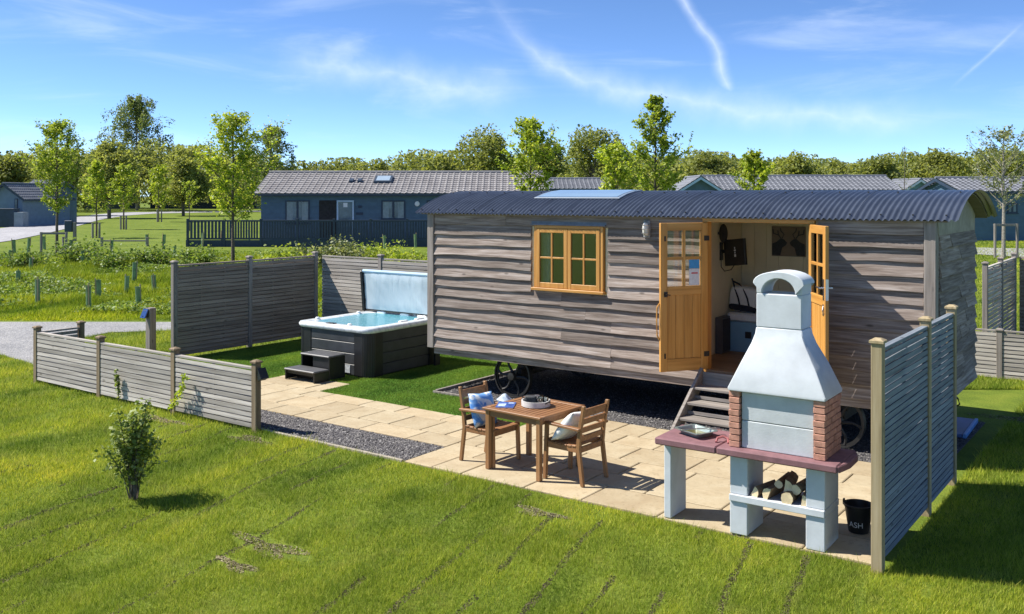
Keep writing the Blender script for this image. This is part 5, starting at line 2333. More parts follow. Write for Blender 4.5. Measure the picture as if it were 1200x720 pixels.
def weeping(name, label, base, H, R, mat, seed, nb=26, strands=7, leaf=.2):
    r = random.Random(seed)
    rs = np.random.RandomState(seed)
    t = thing(name, label, 'tree', base)
    mb = MB()
    axis = [Vector((.15 * math.sin(i), .1 * math.cos(i * 1.4), H * .96 * i / 8 - (.2 if i == 0 else 0))) for i in range(9)]
    mb.tube(axis, [.24 * (1 - .9 * i / 8) + .02 for i in range(9)], 8)
    C = []
    for b in range(nb):
        f = (b + r.random()) / nb
        z = H * (.22 + .74 * f)
        a = b * 2.4 + r.uniform(-.5, .5)
        L = R * (math.sin(math.pi * (.16 + .80 * f)) ** .9) * r.uniform(.45, 1.2) + .3
        i = min(7, int(z / (H * .96) * 8))
        p0 = axis[i].lerp(axis[i + 1], min(1, z / (H * .96) * 8 - i))
        d = Vector((math.cos(a), math.sin(a), 0))
        rise = L * r.uniform(.25, .6)
        pts = [p0 + d * (L * q / 5) + Vector((0, 0, rise * math.sin(q / 5 * 2.2))) for q in range(6)]
        mb.tube(pts, [.055, .045, .035, .025, .016, .008], 4, False)
        for s in range(strands):
            q = r.uniform(.12, 1.0) * 5
            j = min(4, int(q))
            s0 = pts[j].lerp(pts[j + 1], q - j)
            dl = H * r.uniform(.03, .12) * (.5 + .5 * q / 5)
            nn = int(dl / (H * .011)) + 3
            k = np.linspace(0, 1, nn)
            sw = Vector((r.uniform(-.5, .5), r.uniform(-.5, .5), 0))
            x = s0.x + sw.x * np.sin(k * 1.5) * .6
            y = s0.y + sw.y * np.sin(k * 1.5) * .6
            z_ = s0.z - dl * k
            pp = np.stack([x, y, z_], 1)
            for rep in range(2):
                C.append(pp + rs.normal(size=pp.shape) * H * .012)
    mb.build('trunk', M_BARK_P, t, 0, True)
    C = np.concatenate(C)
    link('crown', np_mesh('crown', leaves(C, leaf, rs, .6, .1, .4), 4, mat), t)
    return t


def zat(w, py):
    return CAM_H - (py - 228) * w / F_PX


def Hpx(w, y_top, y_base=None, base_z=None):
    """height of something whose top shows at y_top"""
    return zat(w, y_top) - base_z


# ---- young park trees
def young(label, px, w, ytop, crown_px, R_px, **k):
    b = P(w, px)
    H = zat(w, ytop) - b.z
    return tree('young_tree', label, b, H, max(.4, zat(w, crown_px) - b.z), R_px * w / F_PX, group='young park trees', **k)


young('large fresh green young tree on the bank in front of the lodge railing', 273, 39, 132, 262, 46, nbr=34, leaf=.17, nleaf=5200, mat=M_LEAF_Y, seed=3, trunk=.075, bark=M_BARK)
young('dark leaved young tree rising from the timber stake frame at the left', 67, 44, 140, 252, 36, nbr=32, leaf=.15, nleaf=5600, mat=M_LEAF_G, seed=4, trunk=.07, up=1.0)
young('small yellow green tree on the far lawn, right of the staked tree', 113, 62, 186, 252, 24, nbr=26, leaf=.19, nleaf=2300, mat=M_LEAF_Y, seed=5, trunk=.06, shape='cone')
young('small rounded yellow green tree in a guard beside the park road', 145, 77, 192, 248, 20, nbr=24, leaf=.21, nleaf=2300, mat=M_LEAF_Y, seed=6, trunk=.07)
young('slim yellow green tree on the far lawn left of the railing', 186, 98, 192, 246, 17, nbr=22, leaf=.26, nleaf=1900, mat=M_LEAF_Y, seed=7, trunk=.06)
young('sparse little sapling between the slim tree and the lodge railing', 222, 74, 212, 246, 13, nbr=14, leaf=.17, nleaf=380, mat=M_LEAF_Y, seed=8, trunk=.04)
young('yellow green young tree behind the left half of the hut roof', 622, 36, 137, 245, 36, nbr=30, leaf=.17, nleaf=3400, mat=M_LEAF_Y, seed=9, trunk=.06)
young('tallest young tree behind the hut roof, its spire well above the woodland', 768, 32, 107, 240, 50, nbr=36, leaf=.15, nleaf=4200, mat=M_LEAF_G, seed=10, trunk=.07, shape='cone', clump=.10)
young('low bushy yellow green tree just left of the tallest tree behind the roof', 722, 38, 168, 246, 30, nbr=26, leaf=.17, nleaf=2400, mat=M_LEAF_Y, seed=13, trunk=.05)
young('short dense lime green tree behind the doorway end of the roof', 884, 40, 176, 246, 24, nbr=24, leaf=.17, nleaf=2600, mat=M_LEAF_Y, seed=14, trunk=.06)
young('airy half bare young tree beside stakes at the far right edge', 1176, 43, 150, 250, 46, nbr=34, leaf=.14, nleaf=1900, mat=M_LEAF_P, seed=15, trunk=.09, sparse=.5, bark=M_BARK_P, clump=.10)
young('bare twiggy sapling above the right part of the hut roof', 1060, 60, 168, 236, 12, nbr=16, leaf=.12, nleaf=160, mat=M_LEAF_P, seed=16, trunk=.04, sparse=.5)

# ---- larger trees
b = P(165, 160)
weeping('weeping_birch', 'tall weeping birch standing above the woodland at the left', b, zat(165, 110) - b.z, 6.0, M_LEAF_B, 31, 85, 9, .36)
b = P(85, 318)
weeping('weeping_birch', 'smaller weeping birch behind the large young tree and the lodge', b, zat(85, 146) - b.z, 2.6, M_LEAF_B, 32, 50, 9, .2)
far_lab = []
spec = [  # column, depth, top row, radius px, material, label
    (571, 120, 152, 40, M_LEAF_W, 'broad round tree rising behind the end of the main lodge roof'),
    (696, 110, 150, 46, M_LEAF_W, 'largest round tree behind the middle of the hut roof'),
    (640, 130, 166, 30, M_LEAF_W, 'round tree between the two broad trees behind the hut'),
    (128, 112, 165, 34, M_LEAF_W, 'rounded lower tree crowding the foot of the tall weeping birch'),
    (60, 125, 178, 40, M_LEAF_W, 'dark broad tree behind the staked young tree'),
    (15, 135, 186, 36, M_LEAF_W, 'broad tree above the grey lodge at the left edge'),
    (215, 125, 176, 34, M_LEAF_W, 'broad tree to the right of the weeping birch'),
    (835, 125, 182, 34, M_LEAF_W, 'low broad tree right of the tallest young tree'),
    (930, 140, 184, 32, M_LEAF_W, 'low broad tree above the long grey lodge roof'),
    (1030, 130, 186, 30, M_LEAF_W, 'low broad tree above the right end of the long lodge'),
    (1100, 140, 178, 34, M_LEAF_W, 'broad tree above the pale teal lodge'),
    (1192, 130, 176, 34, M_LEAF_W, 'broad tree behind the airy tree at the right edge'),
]
for k, (px, w, yt, rp, mt, lb) in enumerate(spec):
    b = P(w, px)
    H = zat(w, yt) - b.z
    lobed_tree('broadleaf_tree', lb, b, H, rp * w / F_PX, mt, 60 + k, 18, 620, .31 * w / 120, group='broad trees beyond the lodges')


def woodland():
    """the wood along the horizon, one mass"""
    rs = np.random.RandomState(77)
    r = random.Random(77)
    C = []
    for px in np.arange(-160, 1380, 5.0):
        w = r.uniform(150, 215)
        top = 187 + 5 * math.sin(px * .021) + 4 * math.sin(px * .057 + 1) + r.uniform(-7, 5)
        if px < 250:
            top -= 12
        if 330 < px < 520:
            top += 2
        b = P(w, px + r.uniform(-4, 4))
        H = zat(w, top) - b.z
        R = r.uniform(2.4, 4.6)
        n = 800
        for j in range(4):
            u = rs.normal(size=(n // 4, 3))
            u /= np.linalg.norm(u, axis=1)[:, None]
            cz = H * (.35 + .17 * j)
            lr = R * (1 - .13 * j)
            p = u * (lr * (.5 + .5 * rs.rand(n // 4) ** .4))[:, None]
            p[:, 2] *= .9
            o = np.array([b.x + r.uniform(-.5, .5) * R * .9, b.y + r.uniform(-.5, .5) * R * .9, b.z + cz])
            p = p + o
            C.append(p[(p[:, 2] > b.z) & (p[:, 2] < b.z + H)])
    C = np.concatenate(C)
    o = link('woodland', np_mesh('woodland', leaves(C, .5, rs, .8, .3, .5), 4, M_LEAF_W))
    tag(o, 'far green woodland along the horizon behind the lodges', 'woodland', kind='stuff')


woodland()


# ---- shrub on the lawn: upright stems, glossy leaves
def shrub(name, label, base, H, R, nst, nleaf, leaf, mat, seed, low=.25, stem=.008, cat='shrub', group=None, bark=None):
    r = random.Random(seed)
    rs = np.random.RandomState(seed)
    t = thing(name, label, cat, base, 0, group)
    mb = MB()
    P_ = []
    for k in range(nst):
        a = r.uniform(0, 6.28)
        q = R * r.uniform(.2, 1)
        h = H * r.uniform(.55, 1.0)
        p = [Vector((math.cos(a) * R * .12, math.sin(a) * R * .12, -.03)), Vector((math.cos(a) * q * .35, math.sin(a) * q * .35, h * .4)),
             Vector((math.cos(a) * q * .75, math.sin(a) * q * .75, h * .78)), Vector((math.cos(a) * q, math.sin(a) * q, h))]
        mb.tube(p, [stem, stem * .8, stem * .55, stem * .25], 5, False)
        for i in range(14):
            f = low + (1 - low) * i / 13
            ff = f * 3
            j = min(2, int(ff))
            P_.append(p[j].lerp(p[j + 1], ff - j))
            if r.random() < .5 and f > .4:
                s0 = P_[-1]
                s1 = s0 + Vector((r.uniform(-1, 1), r.uniform(-1, 1), r.uniform(0, .8))) * R * .35
                mb.tube([s0, s1], [stem * .4, stem * .2], 3, False)
                P_ += [s0.lerp(s1, .5), s1]
    mb.build('stems', bark or M_BARK, t, 0, True)
    P_ = np.array([v[:] for v in P_])
    C = P_[rs.randint(0, len(P_), nleaf)] + rs.normal(size=(nleaf, 3)) * R * .13
    C = C[C[:, 2] > .03]
    link('foliage', np_mesh('foliage', leaves(C, leaf, rs, .7, .3, .4), 4, mat), t)
    return t


shrub('leafy_shrub', 'upright leafy shrub growing alone on the front lawn', (-9.56, 6.08, hgt(-9.56, 6.08)), 1.06, .29, 15, 2600, .05, M_LEAF_S, 41, .26, .009)
shrub('fence_climber', 'thin leafy climber against the middle panel of the low fence', (-12.05 - 1.75, 8.52, 0), .62, .07, 3, 130, .05, M_LEAF_S, 42, .15, .006, 'climber')
# climber that leans out to the right of the third post
t = thing('fence_climber', 'thin arching climber beside the third post of the low fence', 'climber', (-12.38, 8.48, 0))
mb = MB()
pts = [(0, 0, -.02), (.05, -.02, .12), (.12, -.03, .22), (.24, -.03, .36), (.33, -.02, .50), (.36, -.02, .66)]
mb.tube(pts, [.008, .007, .006, .005, .004, .003], 5, False)
mb.build('stems', M_BARK, t, 0, True)
rs = np.random.RandomState(4)
Pp = np.array(pts)
C = np.concatenate([Pp[i] + (Pp[i + 1] - Pp[i]) * rs.rand(34, 1) for i in (1, 2, 3, 4)]) + rs.normal(size=(136, 3)) * .028
link('foliage', np_mesh('foliage', leaves(C, .055, rs, .7, .3, .4), 4, M_LEAF_Y), t)

# ---- rough bank: long grass, weeds, shrubs, tree guards
def bank_mask(x, y):
    w = x * FW[0] + y * FW[1]
    lat = x * RT[0] + y * RT[1]
    edge = 12.45 + (x + 25) * .72
    return (w > 19) & (w < 46) & (y > edge) & ~in_poly(x, y, GPATH)


def build_rough():
    rs = np.random.RandomState(15)
    n = 330000
    w = 19 + 27 * rs.rand(n) ** 1.1
    lat = rs.uniform(-.62, .0, n) * w
    lat2 = rs.uniform(-.09, .01, n) * w
    x = FW[0] * w + RT[0] * lat
    y = FW[1] * w + RT[1] * lat
    k = bank_mask(x, y)
    # short grass towards the far lawn on the left
    fade = np.clip((44.5 - w) / 4, 0, 1)
    k &= rs.rand(n) < fade
    x, y, w = x[k], y[k], w[k]
    pn = vnoise(x, y, 1.1, 31)
    h = (.05 + .34 * np.clip(pn * 1.4 - .3, 0, 1) * rs.uniform(.4, 1.2, len(x)))
    near = sm(0, 2.2, y - (12.45 + (x + 25) * .72))
    h = h * (.25 + .75 * near)
    me = np_mesh('rough_grass', blades(x, y, hgt_np(x, y), h, rs.uniform(.018, .04, len(x)), rs, .9), 3, M_ROUGH)
    tag(link('rough_grass', me), 'long bright rough grass on the bank behind the fences', 'grass', kind='stuff')
    # short grass tufts of the lawns behind and to the right
    n = 150000
    w = 16 + 60 * rs.rand(n) ** 1.6
    lat = rs.uniform(.28, .60, n) * w
    x = FW[0] * w + RT[0] * lat
    y = FW[1] * w + RT[1] * lat
    k = (y > 15.4) & (x > -30)
    x, y, w = x[k], y[k], w[k]
    me = np_mesh('far_lawn_grass', blades(x, y, hgt_np(x, y), rs.uniform(.04, .09, len(x)), rs.uniform(.012, .025, len(x)) * w / 25, rs, 1), 3, M_GRASS)
    tag(link('far_lawn_grass', me), 'short lawn grass behind the hut on the right', 'grass', kind='stuff')
    # leafy weeds in drifts
    n = 130000
    w = 21 + 24 * rs.rand(n)
    lat = rs.uniform(-.60, .0, n) * w
    x = FW[0] * w + RT[0] * lat
    y = FW[1] * w + RT[1] * lat
    den = vnoise(x, y, 2.4, 51) * .7 + vnoise(x, y, .7, 52) * .3
    k = bank_mask(x, y) & (den + .18 * sm(26, 34, w) > .53) & (y > 13.8 + (x + 25) * .72)
    x, y, den = x[k], y[k], den[k]
    z = hgt_np(x, y) + rs.rand(len(x)) * (.08 + .75 * np.clip(den - .45, 0, .4))
    me = np_mesh('nettle_patch', leaves(np.stack([x, y, z], 1), .10, rs, .6, .5, .4), 4, M_WEED)
    tag(link('nettle_patch', me), 'dark leafy nettles and weeds in drifts over the bank', 'weeds', kind='stuff')


build_rough()
bush_spec = [
    (95, 40, .9, 1.3, M_WEED, 'dark spreading bush at the foot of the stake frame'),
    (128, 38, .7, 1.2, M_WEED, 'dark low bush right of the stake frame on the bank'),
    (180, 39, .7, 1.1, M_WEED, 'low bush on the bank below the slim yellow tree'),
    (232, 38, .9, 1.0, M_WEED, 'leafy bush at the left end of the lodge railing'),
    (330, 36, .9, 1.3, M_LEAF_G, 'bush below the lodge windows behind the tall fence'),
    (372, 38, 1.0, 1.2, M_LEAF_P, 'pale leaved bush in front of the dark lodge doorway'),
    (405, 37, 1.5, 1.0, M_LEAF_P, 'tallest pale feathery bush in front of the open lodge door'),
    (438, 40, .8, 1.2, M_LEAF_G, 'green bush below the railing right of the open door'),
    (470, 38, .6, 1.0, M_LEAF_Y, 'low yellow bush near the left end of the hut'),
    (22, 38, .6, 1.1, M_WEED, 'dark low bush at the left edge of the bank'),
]
for k, (px, w, H, R, mt, lb) in enumerate(bush_spec):
    shrub('bank_bush', lb, P(w, px), H * .72, R * 1.05, 20, 1500, .12, mt, 90 + k, .1, .012, 'bush', 'bushes on the bank')

# green tree guards: tube, stake, tie and a sprig
guard_px = [(44, 358), (104, 364), (116, 350), (162, 362), (181, 344), (157, 330), (21, 338), (36, 320), (12, 309), (52, 293), (33, 296), (97, 312), (131, 298), (172, 288), (192, 292),
            (17, 298), (205, 305), (84, 300), (292, 283), (424, 286), (487, 290), (491, 284), (451, 292), (237, 290), (260, 287), (148, 346)]
guards = []
for (px, py) in guard_px:
    w = F_PX * CAM_H / (py - 228)
    for _ in range(4):
        p = P(w, px)
        w = F_PX * (CAM_H - p.z) / (py - 228)
    guards.append((px, P(w, px), w))
guards.sort(key=lambda g: g[0])
gm = MB()
gm.lathe([(.072, -.05), (.072, .60), (.078, .62), (.068, .62), (.064, .56), (.06, .1)], 9, closed=False)
gm = gm.mesh('tube', M_GUARD, 0, True)
sm2 = MB()
sm2.box(.075, .105, -.016, .016, -.1, .68)
sm2 = sm2.mesh('stake', M_POST, .002)
rg = random.Random(12)
nth = 0
for (px, p, w) in guards:
    t = thing('tree_guard', '%s green tree guard tube counting from the left in the rough grass' % ORD[nth], 'tree guard', p, rg.uniform(0, 6), 'green tree guards on the bank')
    nth += 1
    t.rotation_euler = (rg.uniform(-.06, .06), rg.uniform(-.06, .06), rg.uniform(0, 6))
    t.scale = (1, 1, rg.uniform(.9, 1.25))
    link('tube', gm, t)
    link('stake', sm2, t)

# stake frames and stakes round the young trees
def stake_frame(label, px, w, half, hgt_m, extra=()):
    b = P(w, px)
    t = thing('tree_stake_frame', label, 'stakes', b, YAW)
    for s in (-1, 1):
        mb = MB()
        mb.tube([(s * half, 0, -.2), (s * half, 0, hgt_m)], .06, 8)
        mb.build('stake', M_POST_G, t, 0, True)
    mb = MB()
    mb.bar((-half - .06, 0, hgt_m - .06), (half + .06, 0, hgt_m - .06), .05, .10)
    mb.build('cross_rail', M_POST_G, t, .004)
    for (x, lean_) in extra:
        mb = MB()
        mb.tube([(x, .1, -.1), (x + lean_, .1, hgt_m * .8)], .04, 6)
        mb.build('stake', M_POST_G, t, 0, True)
    return t


stake_frame('timber stake frame round the dark leaved young tree at the left', 63, 43.8, .58, 1.12, ((.30, .12), (.42, -.05)))
stake_frame('tall timber stake frame round the airy tree at the right edge', 1179, 42.8, .5, 1.55)
for lab, px, w, hh in (('pair of slim stakes at the small tree right of the staked tree', 113, 61.8, 1.0), ('thick guard post at the small rounded tree', 145, 76.7, 1.15), ('stakes at the slim tree on the far lawn', 187, 97.6, 1.3)):
    t = thing('tree_stakes', lab, 'stakes', P(w, px), YAW)
    for x in (-.22, .22):
        mb = MB()
        mb.tube([(x, -.05, -.1), (x, -.05, hh)], .07, 7)
        mb.build('stake', M_POST_G, t, 0, True)
# litter bin on a post beside the road, and a low knee rail
t = thing('bin_post', 'dark litter bin on a short post beside the park road', 'litter bin', P(58, 85), YAW)
mb = MB()
mb.box(-.45, .0, -.12, .12, .55, 1.25)
mb.build('bin_box', M_NAVY, t, .02)
mb = MB()
mb.box(.05, .22, -.07, .07, -.1, 1.15)
mb.build('post', M_POST_G, t, .006)
t = thing('knee_rail', 'low timber knee rail at the edge of the far lawn', 'rail', P(52, 146), YAW)
for x in (-1.25, 1.25):
    mb = MB()
    mb.box(x - .06, x + .06, -.06, .06, -.1, .5)
    mb.build('post', M_POST_G, t, .005)
mb = MB()
mb.bar((-1.25, 0, .30), (1.25, 0, .30), .08, .08)
mb.build('rail', M_POST_G, t, .005)

# ------------------------------------------------------------------ lodges
M_TILE = None


def tile_mat(name, c0, c1):
    m, nt, out = new_mat(name)
    v = coords(nt, (1, 1, 1))
    n = noise(nt, v, 1.3, 5, .6)
    c = ramp(nt, n, [(.3, c0), (.7, c1)])
    principled(nt, out, c, .75, 0, noise(nt, v, 20, 3), .2, .01, .4)
    return m


M_TILE = tile_mat('grey_roof_tile', (.19, .18, .185), (.28, .27, .275))
M_TILE2 = tile_mat('blue_grey_roof_tile', (.13, .14, .165), (.20, .21, .24))


def tiled_slope(mb, x0, x1, y0, z0, y1, z1, wave=.30, course=.36, amp=.035):
    """slope from eaves (y0,z0) to ridge (y1,z1): pantile waves in stepped courses"""
    nx = int((x1 - x0) / wave * 6)
    L = math.hypot(y1 - y0, z1 - z0)
    nc = max(2, int(L / course))
    ny, nz = -(z1 - z0) / L * (1 if y1 > y0 else -1), abs(y1 - y0) / L
    for c in range(nc):
        vs = []
        for (t, lift) in ((c / nc, .03), ((c + 1.06) / nc, 0.0)):
            for i in range(nx + 1):
                x = x0 + (x1 - x0) * i / nx
                ph = i / 6 * 2 * math.pi
                a = lift + amp * (math.cos(ph) * .6 + .4 * math.cos(2 * ph + .8))
                vs.append((x, y0 + (y1 - y0) * t + ny * a, z0 + (z1 - z0) * t + nz * a))
        fs = [(i, i + 1, nx + 1 + i + 1, nx + 1 + i) for i in range(nx)]
        mb.add(vs, fs)


def lodge(label, base, rz, L, D, eave, ridge, wall_m, roof_m, trim_m, wave=.30, over=.3, x_over=.35, plinth=True):
    """long side along local x, front at y=0 facing -y"""
    t = thing('lodge', label, 'lodge', base, rz, 'holiday lodges')
    mb = MB()
    mb.prism([(0, -.5), (D, -.5), (D, eave), (D / 2, ridge - .06), (0, eave)], 0, L, 'x')
    mb.build('wall', wall_m, t)
    # shiplap boards on the front
    nb = int(eave / .22)
    for k in range(nb):
        mb = MB()
        z = k * .22
        mb.prism([(0, z), (-.028, z), (-.008, z + .22), (0, z + .22)], 0, L, 'x')
        mb.build('wall_board', wall_m, t)
    mb = MB()
    sl = (ridge - eave) / (D / 2)
    mb2 = MB()
    tiled_slope(mb2, -x_over, L + x_over, -over, eave - over * sl + .05, D / 2, ridge + .05, wave)
    tiled_slope(mb2, -x_over, L + x_over, D + over, eave - over * sl + .05, D / 2, ridge + .05, wave)
    rf = link('roof', mb2.mesh('roof', roof_m, 0, False, False), t)
    mb = MB()
    for xx in (-x_over, L + x_over - .04):
        mb.prism([(-over, eave - over * sl - .14), (-over, eave - over * sl + .03), (D / 2, ridge + .03), (D + over, eave - over * sl + .03), (D + over, eave - over * sl - .14), (D / 2, ridge - .16)], xx, xx + .04, 'x')
    o = mb.build('bargeboards', trim_m, rf)
    o['kind'] = 'stuff'
    mb = MB()
    mb.box(-x_over, L + x_over, -over - .06, -over + .03, eave - over * sl - .10, eave - over * sl + .03)
    mb.build('gutter', M_NAVY, rf, .01)
    mb = MB()
    mb.tube([(-x_over, D / 2, ridge + .08), (L + x_over, D / 2, ridge + .08)], .09, 8)
    mb.build('ridge_tiles', roof_m, rf, 0, True)
    return t


def lodge_window(t, x0, x1, z0, z1, frame, lights=2, pane=None, y=-.03, curtain=True):
    w = link('window', None, t)
    mb = MB()
    s = .08
    mb.box(x0, x1, y - .03, y + .02, z0, z0 + s)
    mb.box(x0, x1, y - .03, y + .02, z1 - s, z1)
    mb.box(x0, x0 + s, y - .03, y + .02, z0 + s, z1 - s)
    mb.box(x1 - s, x1, y - .03, y + .02, z0 + s, z1 - s)
    for k in range(1, lights):
        xm_ = x0 + (x1 - x0) * k / lights
        mb.box(xm_ - .05, xm_ + .05, y - .03, y + .02, z0 + s, z1 - s)
    mb.build('frame', frame, w)
    for k in range(lights):
        a = x0 + (x1 - x0) * k / lights + .06
        b_ = x0 + (x1 - x0) * (k + 1) / lights - .06
        mb = MB()
        mb.box(a, b_, y - .008, y, z0 + s, z1 - s)
        mb.build('pane', pane or M_DARKGLASS, w)
        if curtain:
            mb = MB()
            mb.box(a + (.0 if k % 2 == 0 else (b_ - a) * .35), b_ - (.0 if k % 2 else (b_ - a) * .35), y - .014, y - .009, z0 + s, z1 - s)
            mb.build('blind', M_BLIND, w)
    mb = MB()
    mb.box(x0 - .05, x1 + .05, y - .09, y + .02, z0 - .05, z0 - .002)
    mb.build('sill', frame, w)
    return w


# main blue lodge: its front runs square to the view
WL = 54.0
k_ = WL / F_PX
base = P(WL, 306)
zb = base.z
zz = lambda py: zat(WL, py) - zb
Lm = (632 - 306) * k_
ml = lodge('long dark blue lodge with grey tiled roof, balcony railing and open door', base, YAW, Lm, 6.4, zz(225.5), zat(WL + 3.2, 203.5) - zb, M_BLUEW, M_TILE, M_NAVY, .36, .32)
X_ = lambda px: (px - 306) * k_
lodge_window(ml, X_(334.5), X_(363), zz(262), zz(235), M_NAVY, 2)
lodge_window(ml, X_(447), X_(475), zz(257.5), zz(235), M_NAVY, 2)
lodge_window(ml, X_(500), X_(520), zz(250), zz(235), M_NAVY, 2)
mb = MB()
mb.box(X_(374), X_(394), -.035, -.03, zz(286), zz(235))
o = mb.build('doorway', M_SOOT_DARK, ml)  # black panel painted in for the unlit room behind the opening
d = link('door', None, ml)
d['label'] = 'open lodge door with pale blue frame'
mb = MB()
x0, x1, z0, z1 = X_(395), X_(415), zz(286), zz(235)
mb.box(x0, x0 + .09, -.10, -.04, z0, z1)
mb.box(x1 - .09, x1, -.10, -.04, z0, z1)
mb.box(x0 + .09, x1 - .09, -.10, -.04, z1 - .09, z1)
mb.build('frame', M_PALEBLUE, d)
mb = MB()
mb.box(x0 + .09, x1 - .09, -.08, -.05, z0, z1 - .09)
mb.build('pane', M_DARKGLASS, d)
mb = MB()
mb.box((x0 + x1) / 2 - .12, (x0 + x1) / 2 + .12, -.09, -.081, zz(243), zz(238))
mb.build('notice', M_WHITE, d)
mb = MB()
mb.lathe([(.10, 0), (.14, .01), (.14, .05), (.10, .06)], 16)
mb.v = [(p[0] + X_(489), -p[2] - .03, p[1] + zz(239)) for p in mb.v]
mb.build('round_vent', M_WHITE, ml)
mb = MB()
mb.box(X_(417.5), X_(425.5), -.06, -.03, zz(252), zz(249))
mb.box(X_(420), X_(424), -.08, -.03, zz(244), zz(241))
mb.build('name_plate', M_NAVY, ml)
# rooflight and two vents on the slope
sl = (zat(WL + 3.2, 203.5) - zz(225.5) - zb) / 3.2
for nm, a, b_, f0, f1, mt in (('rooflight', 434, 455, .40, .72, M_DARKGLASS), ('roof_vent', 404, 409, .44, .56, M_NAVY), ('roof_vent', 414, 419, .44, .56, M_NAVY)):
    mb = MB()
    ya, yb = f0 * 3.2, f1 * 3.2
    e = zz(225.5)
    mb.add([(X_(a), ya, e + sl * ya + .05), (X_(b_), ya, e + sl * ya + .05), (X_(b_), yb, e + sl * yb + .05), (X_(a), yb, e + sl * yb + .05),
            (X_(a), ya, e + sl * ya + .19), (X_(b_), ya, e + sl * ya + .19), (X_(b_), yb, e + sl * yb + .19), (X_(a), yb, e + sl * yb + .19)],
           [(0, 3, 2, 1), (4, 5, 6, 7), (0, 1, 5, 4), (2, 3, 7, 6), (1, 2, 6, 5), (0, 4, 7, 3)])
    mb.build(nm, M_NAVY, ml)
    if nm == 'rooflight':
        mb = MB()
        q = .12
        mb.add([(X_(a) + q, ya + q, e + sl * (ya + q) + .20), (X_(b_) - q, ya + q, e + sl * (ya + q) + .20), (X_(b_) - q, yb - q, e + sl * (yb - q) + .20), (X_(a) + q, yb - q, e + sl * (yb - q) + .20)], [(0, 1, 2, 3)])
        mb.build('rooflight_pane', paint('sky_pane', (.30, .38, .46), .1, .05, 2, 0), ml)

# its deck railing
WR = 51.5
kr = WR / F_PX
rb0 = P(WR, 220)
rl = thing('deck_railing', 'long navy deck railing with upright balusters in front of the blue lodge', 'railing', rb0, YAW)
Lr = (520 - 220) * kr
zr = lambda py: zat(WR, py) - rb0.z
nps = 8
for k in range(nps):
    mb = MB()
    x = Lr * k / (nps - 1)
    mb.box(x - .06, x + .06, -.06, .06, -.3, zr(256.5))
    mb.build('post', M_NAVY, rl, .006)
for k in range(nps - 1):
    a, b_ = Lr * k / (nps - 1) + .06, Lr * (k + 1) / (nps - 1) - .06
    mb = MB()
    mb.box(a, b_, -.05, .05, zr(260), zr(258))
    mb.build('handrail', M_NAVY, rl, .005)
    mb = MB()
    mb.box(a, b_, -.03, .03, zr(281), zr(279))
    mb.build('bottom_rail', M_NAVY, rl, .005)
    mb = MB()
    x = a + .08
    while x < b_ - .05:
        mb.box(x, x + (.095 if k else .12), -.02, .02, zr(279), zr(260))
        x += .145 if k else .19
    o = mb.build('balusters', M_NAVY, rl)
    o['kind'] = 'stuff'
mb = MB()
mb.box(-.1, Lr + .1, -.02, .0, -.4, zr(281.5))
mb.build('deck_skirt', M_NAVY, rl)
mb = MB()
mb.box(-.1, Lr + .1, .061, 2.5, -.4, .22)
mb.build('deck_floor', M_FENCE_D, rl)

# other lodges round the park
def far_lodge(label, px0, px1, w, y_eave, y_ridge, wall_m, roof_m, trim_m, rot=0.0, D=6.0, wins=()):
    b0 = P(w, px0)
    k = w / F_PX
    L = (px1 - px0) * k
    t = lodge(label, b0, YAW + rot, L, D, zat(w, y_eave) - b0.z, zat(w + D / 2, y_ridge) - b0.z, wall_m, roof_m, trim_m, .36, .3)
    for (a, b_, c, d_) in wins:
        lodge_window(t, (a - px0) * k, (b_ - px0) * k, zat(w, d_) - b0.z, zat(w, c) - b0.z, trim_m, 2, None, -.03, False)
    return t


def gable_lodge(label, px0, px1, w, y_eave, y_peak, wall_m, roof_m, trim_m, depth=12, wins=()):
    """gable end faces the camera"""
    b0 = P(w, px0)
    k = w / F_PX
    D = (px1 - px0) * k
    # local x runs away from the camera: rotate by +90 degrees and start at the right-hand corner
    b1 = P(w, px1)
    t = lodge(label, b1, YAW + math.pi / 2, depth, D, zat(w, y_eave) - b0.z, zat(w, y_peak) - b0.z, wall_m, roof_m, trim_m, .36, .35, .45)
    for (a, b_, c, d_) in wins:
        wd = link('window', None, t)
        mb = MB()
        mb.box(-.06, -.02, (px1 - b_) * k, (px1 - a) * k, zat(w, d_) - b0.z, zat(w, c) - b0.z)
        mb.build('frame', trim_m, wd)
        mb = MB()
        mb.box(-.075, -.061, (px1 - b_) * k + .07, (px1 - a) * k - .07, zat(w, d_) - b0.z + .07, zat(w, c) - b0.z - .07)
        mb.build('pane', M_DARKGLASS, wd)
    return t


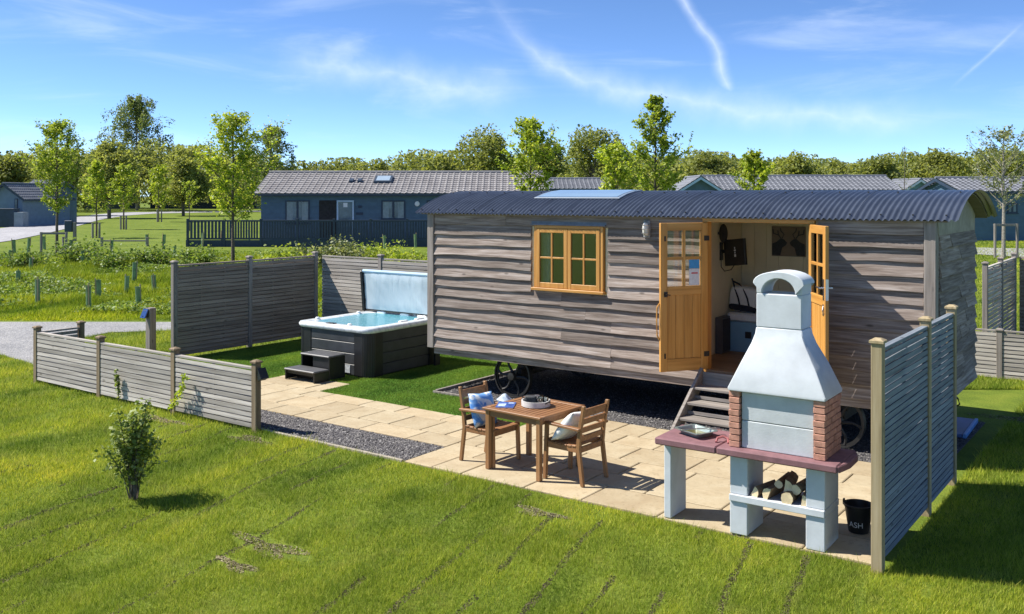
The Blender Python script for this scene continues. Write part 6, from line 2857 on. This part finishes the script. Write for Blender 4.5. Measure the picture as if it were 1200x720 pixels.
g1 = gable_lodge('grey blue lodge with gable towards the road at the left edge', -14, 26, 84, 231, 216, M_GREYBLUE, M_TILE2, M_NAVY, 9, ((17.5, 21, 233, 246),))
far_lodge('blue lodge wing with slate roof behind the staked tree', 24, 56, 90, 224, 213, M_BLUEW, M_TILE2, M_NAVY, 0, 6)
t = thing('garden_store', 'low navy store box against the left edge lodge', 'store', P(82, -6), YAW)
mb = MB()
mb.box(0, 1.62, 0, 1.0, -.1, 1.55)
mb.build('store_body', M_NAVY, t, .01)
mb = MB()
mb.box(1.625, 2.40, .02, 1.0, -.1, 1.30)
mb.build('store_end', paint('grey_panel', (.22, .26, .30), .6, .1, 3, .1), t, .01)
mb = MB()
mb.box(-.05, 1.66, -.05, 1.05, 1.552, 1.62)
mb.build('store_lid', M_NAVY, t, .01)
far_lodge('distant dark lodge with pale roof behind the weeping birch', 176, 300, 190, 219.5, 209.5, M_NAVY, M_TILE, M_NAVY, 0, 6, ((200, 206, 221, 226), (222, 230, 221, 226)))
far_lodge('distant dark lodge behind the small trees at the left', 98, 150, 185, 220, 210, M_NAVY, M_TILE, M_NAVY, 0, 6)
far_lodge('teal lodge roof peeping between two trees behind the hut roof', 645, 712, 76, 221, 210.5, M_TEALW, M_TILE2, M_NAVY, 0, 6)
gable_lodge('blue lodge gable with pale bargeboards behind the tallest tree', 798, 842, 66, 222, 208, M_BLUEW, M_TILE2, M_PALEBLUE, 5, ((812, 826, 224, 232),))
far_lodge('long blue lodge with ribbed grey roof behind the doorway end of the hut', 838, 1052, 70, 222, 207.5, M_BLUEW, M_TILE2, M_NAVY, 0, 6)
gable_lodge('pale teal lodge gable above the right part of the hut roof', 1062, 1092, 80, 221, 211, M_TEALW, M_TILE2, M_WHITE, 5, ((1068, 1074, 223, 232), (1080, 1086, 223, 232)))
far_lodge('pale teal lodge with slate roof right of the teal gable', 1090, 1140, 83, 220, 211, M_TEALW, M_TILE2, M_NAVY, 0, 6, ((1102, 1116, 222, 230),))
far_lodge('dark blue lodge at the right edge behind the airy tree', 1128, 1260, 58, 224, 210, M_BLUEW, M_TILE2, M_NAVY, 0, 6, ((1180, 1192, 238, 250),))
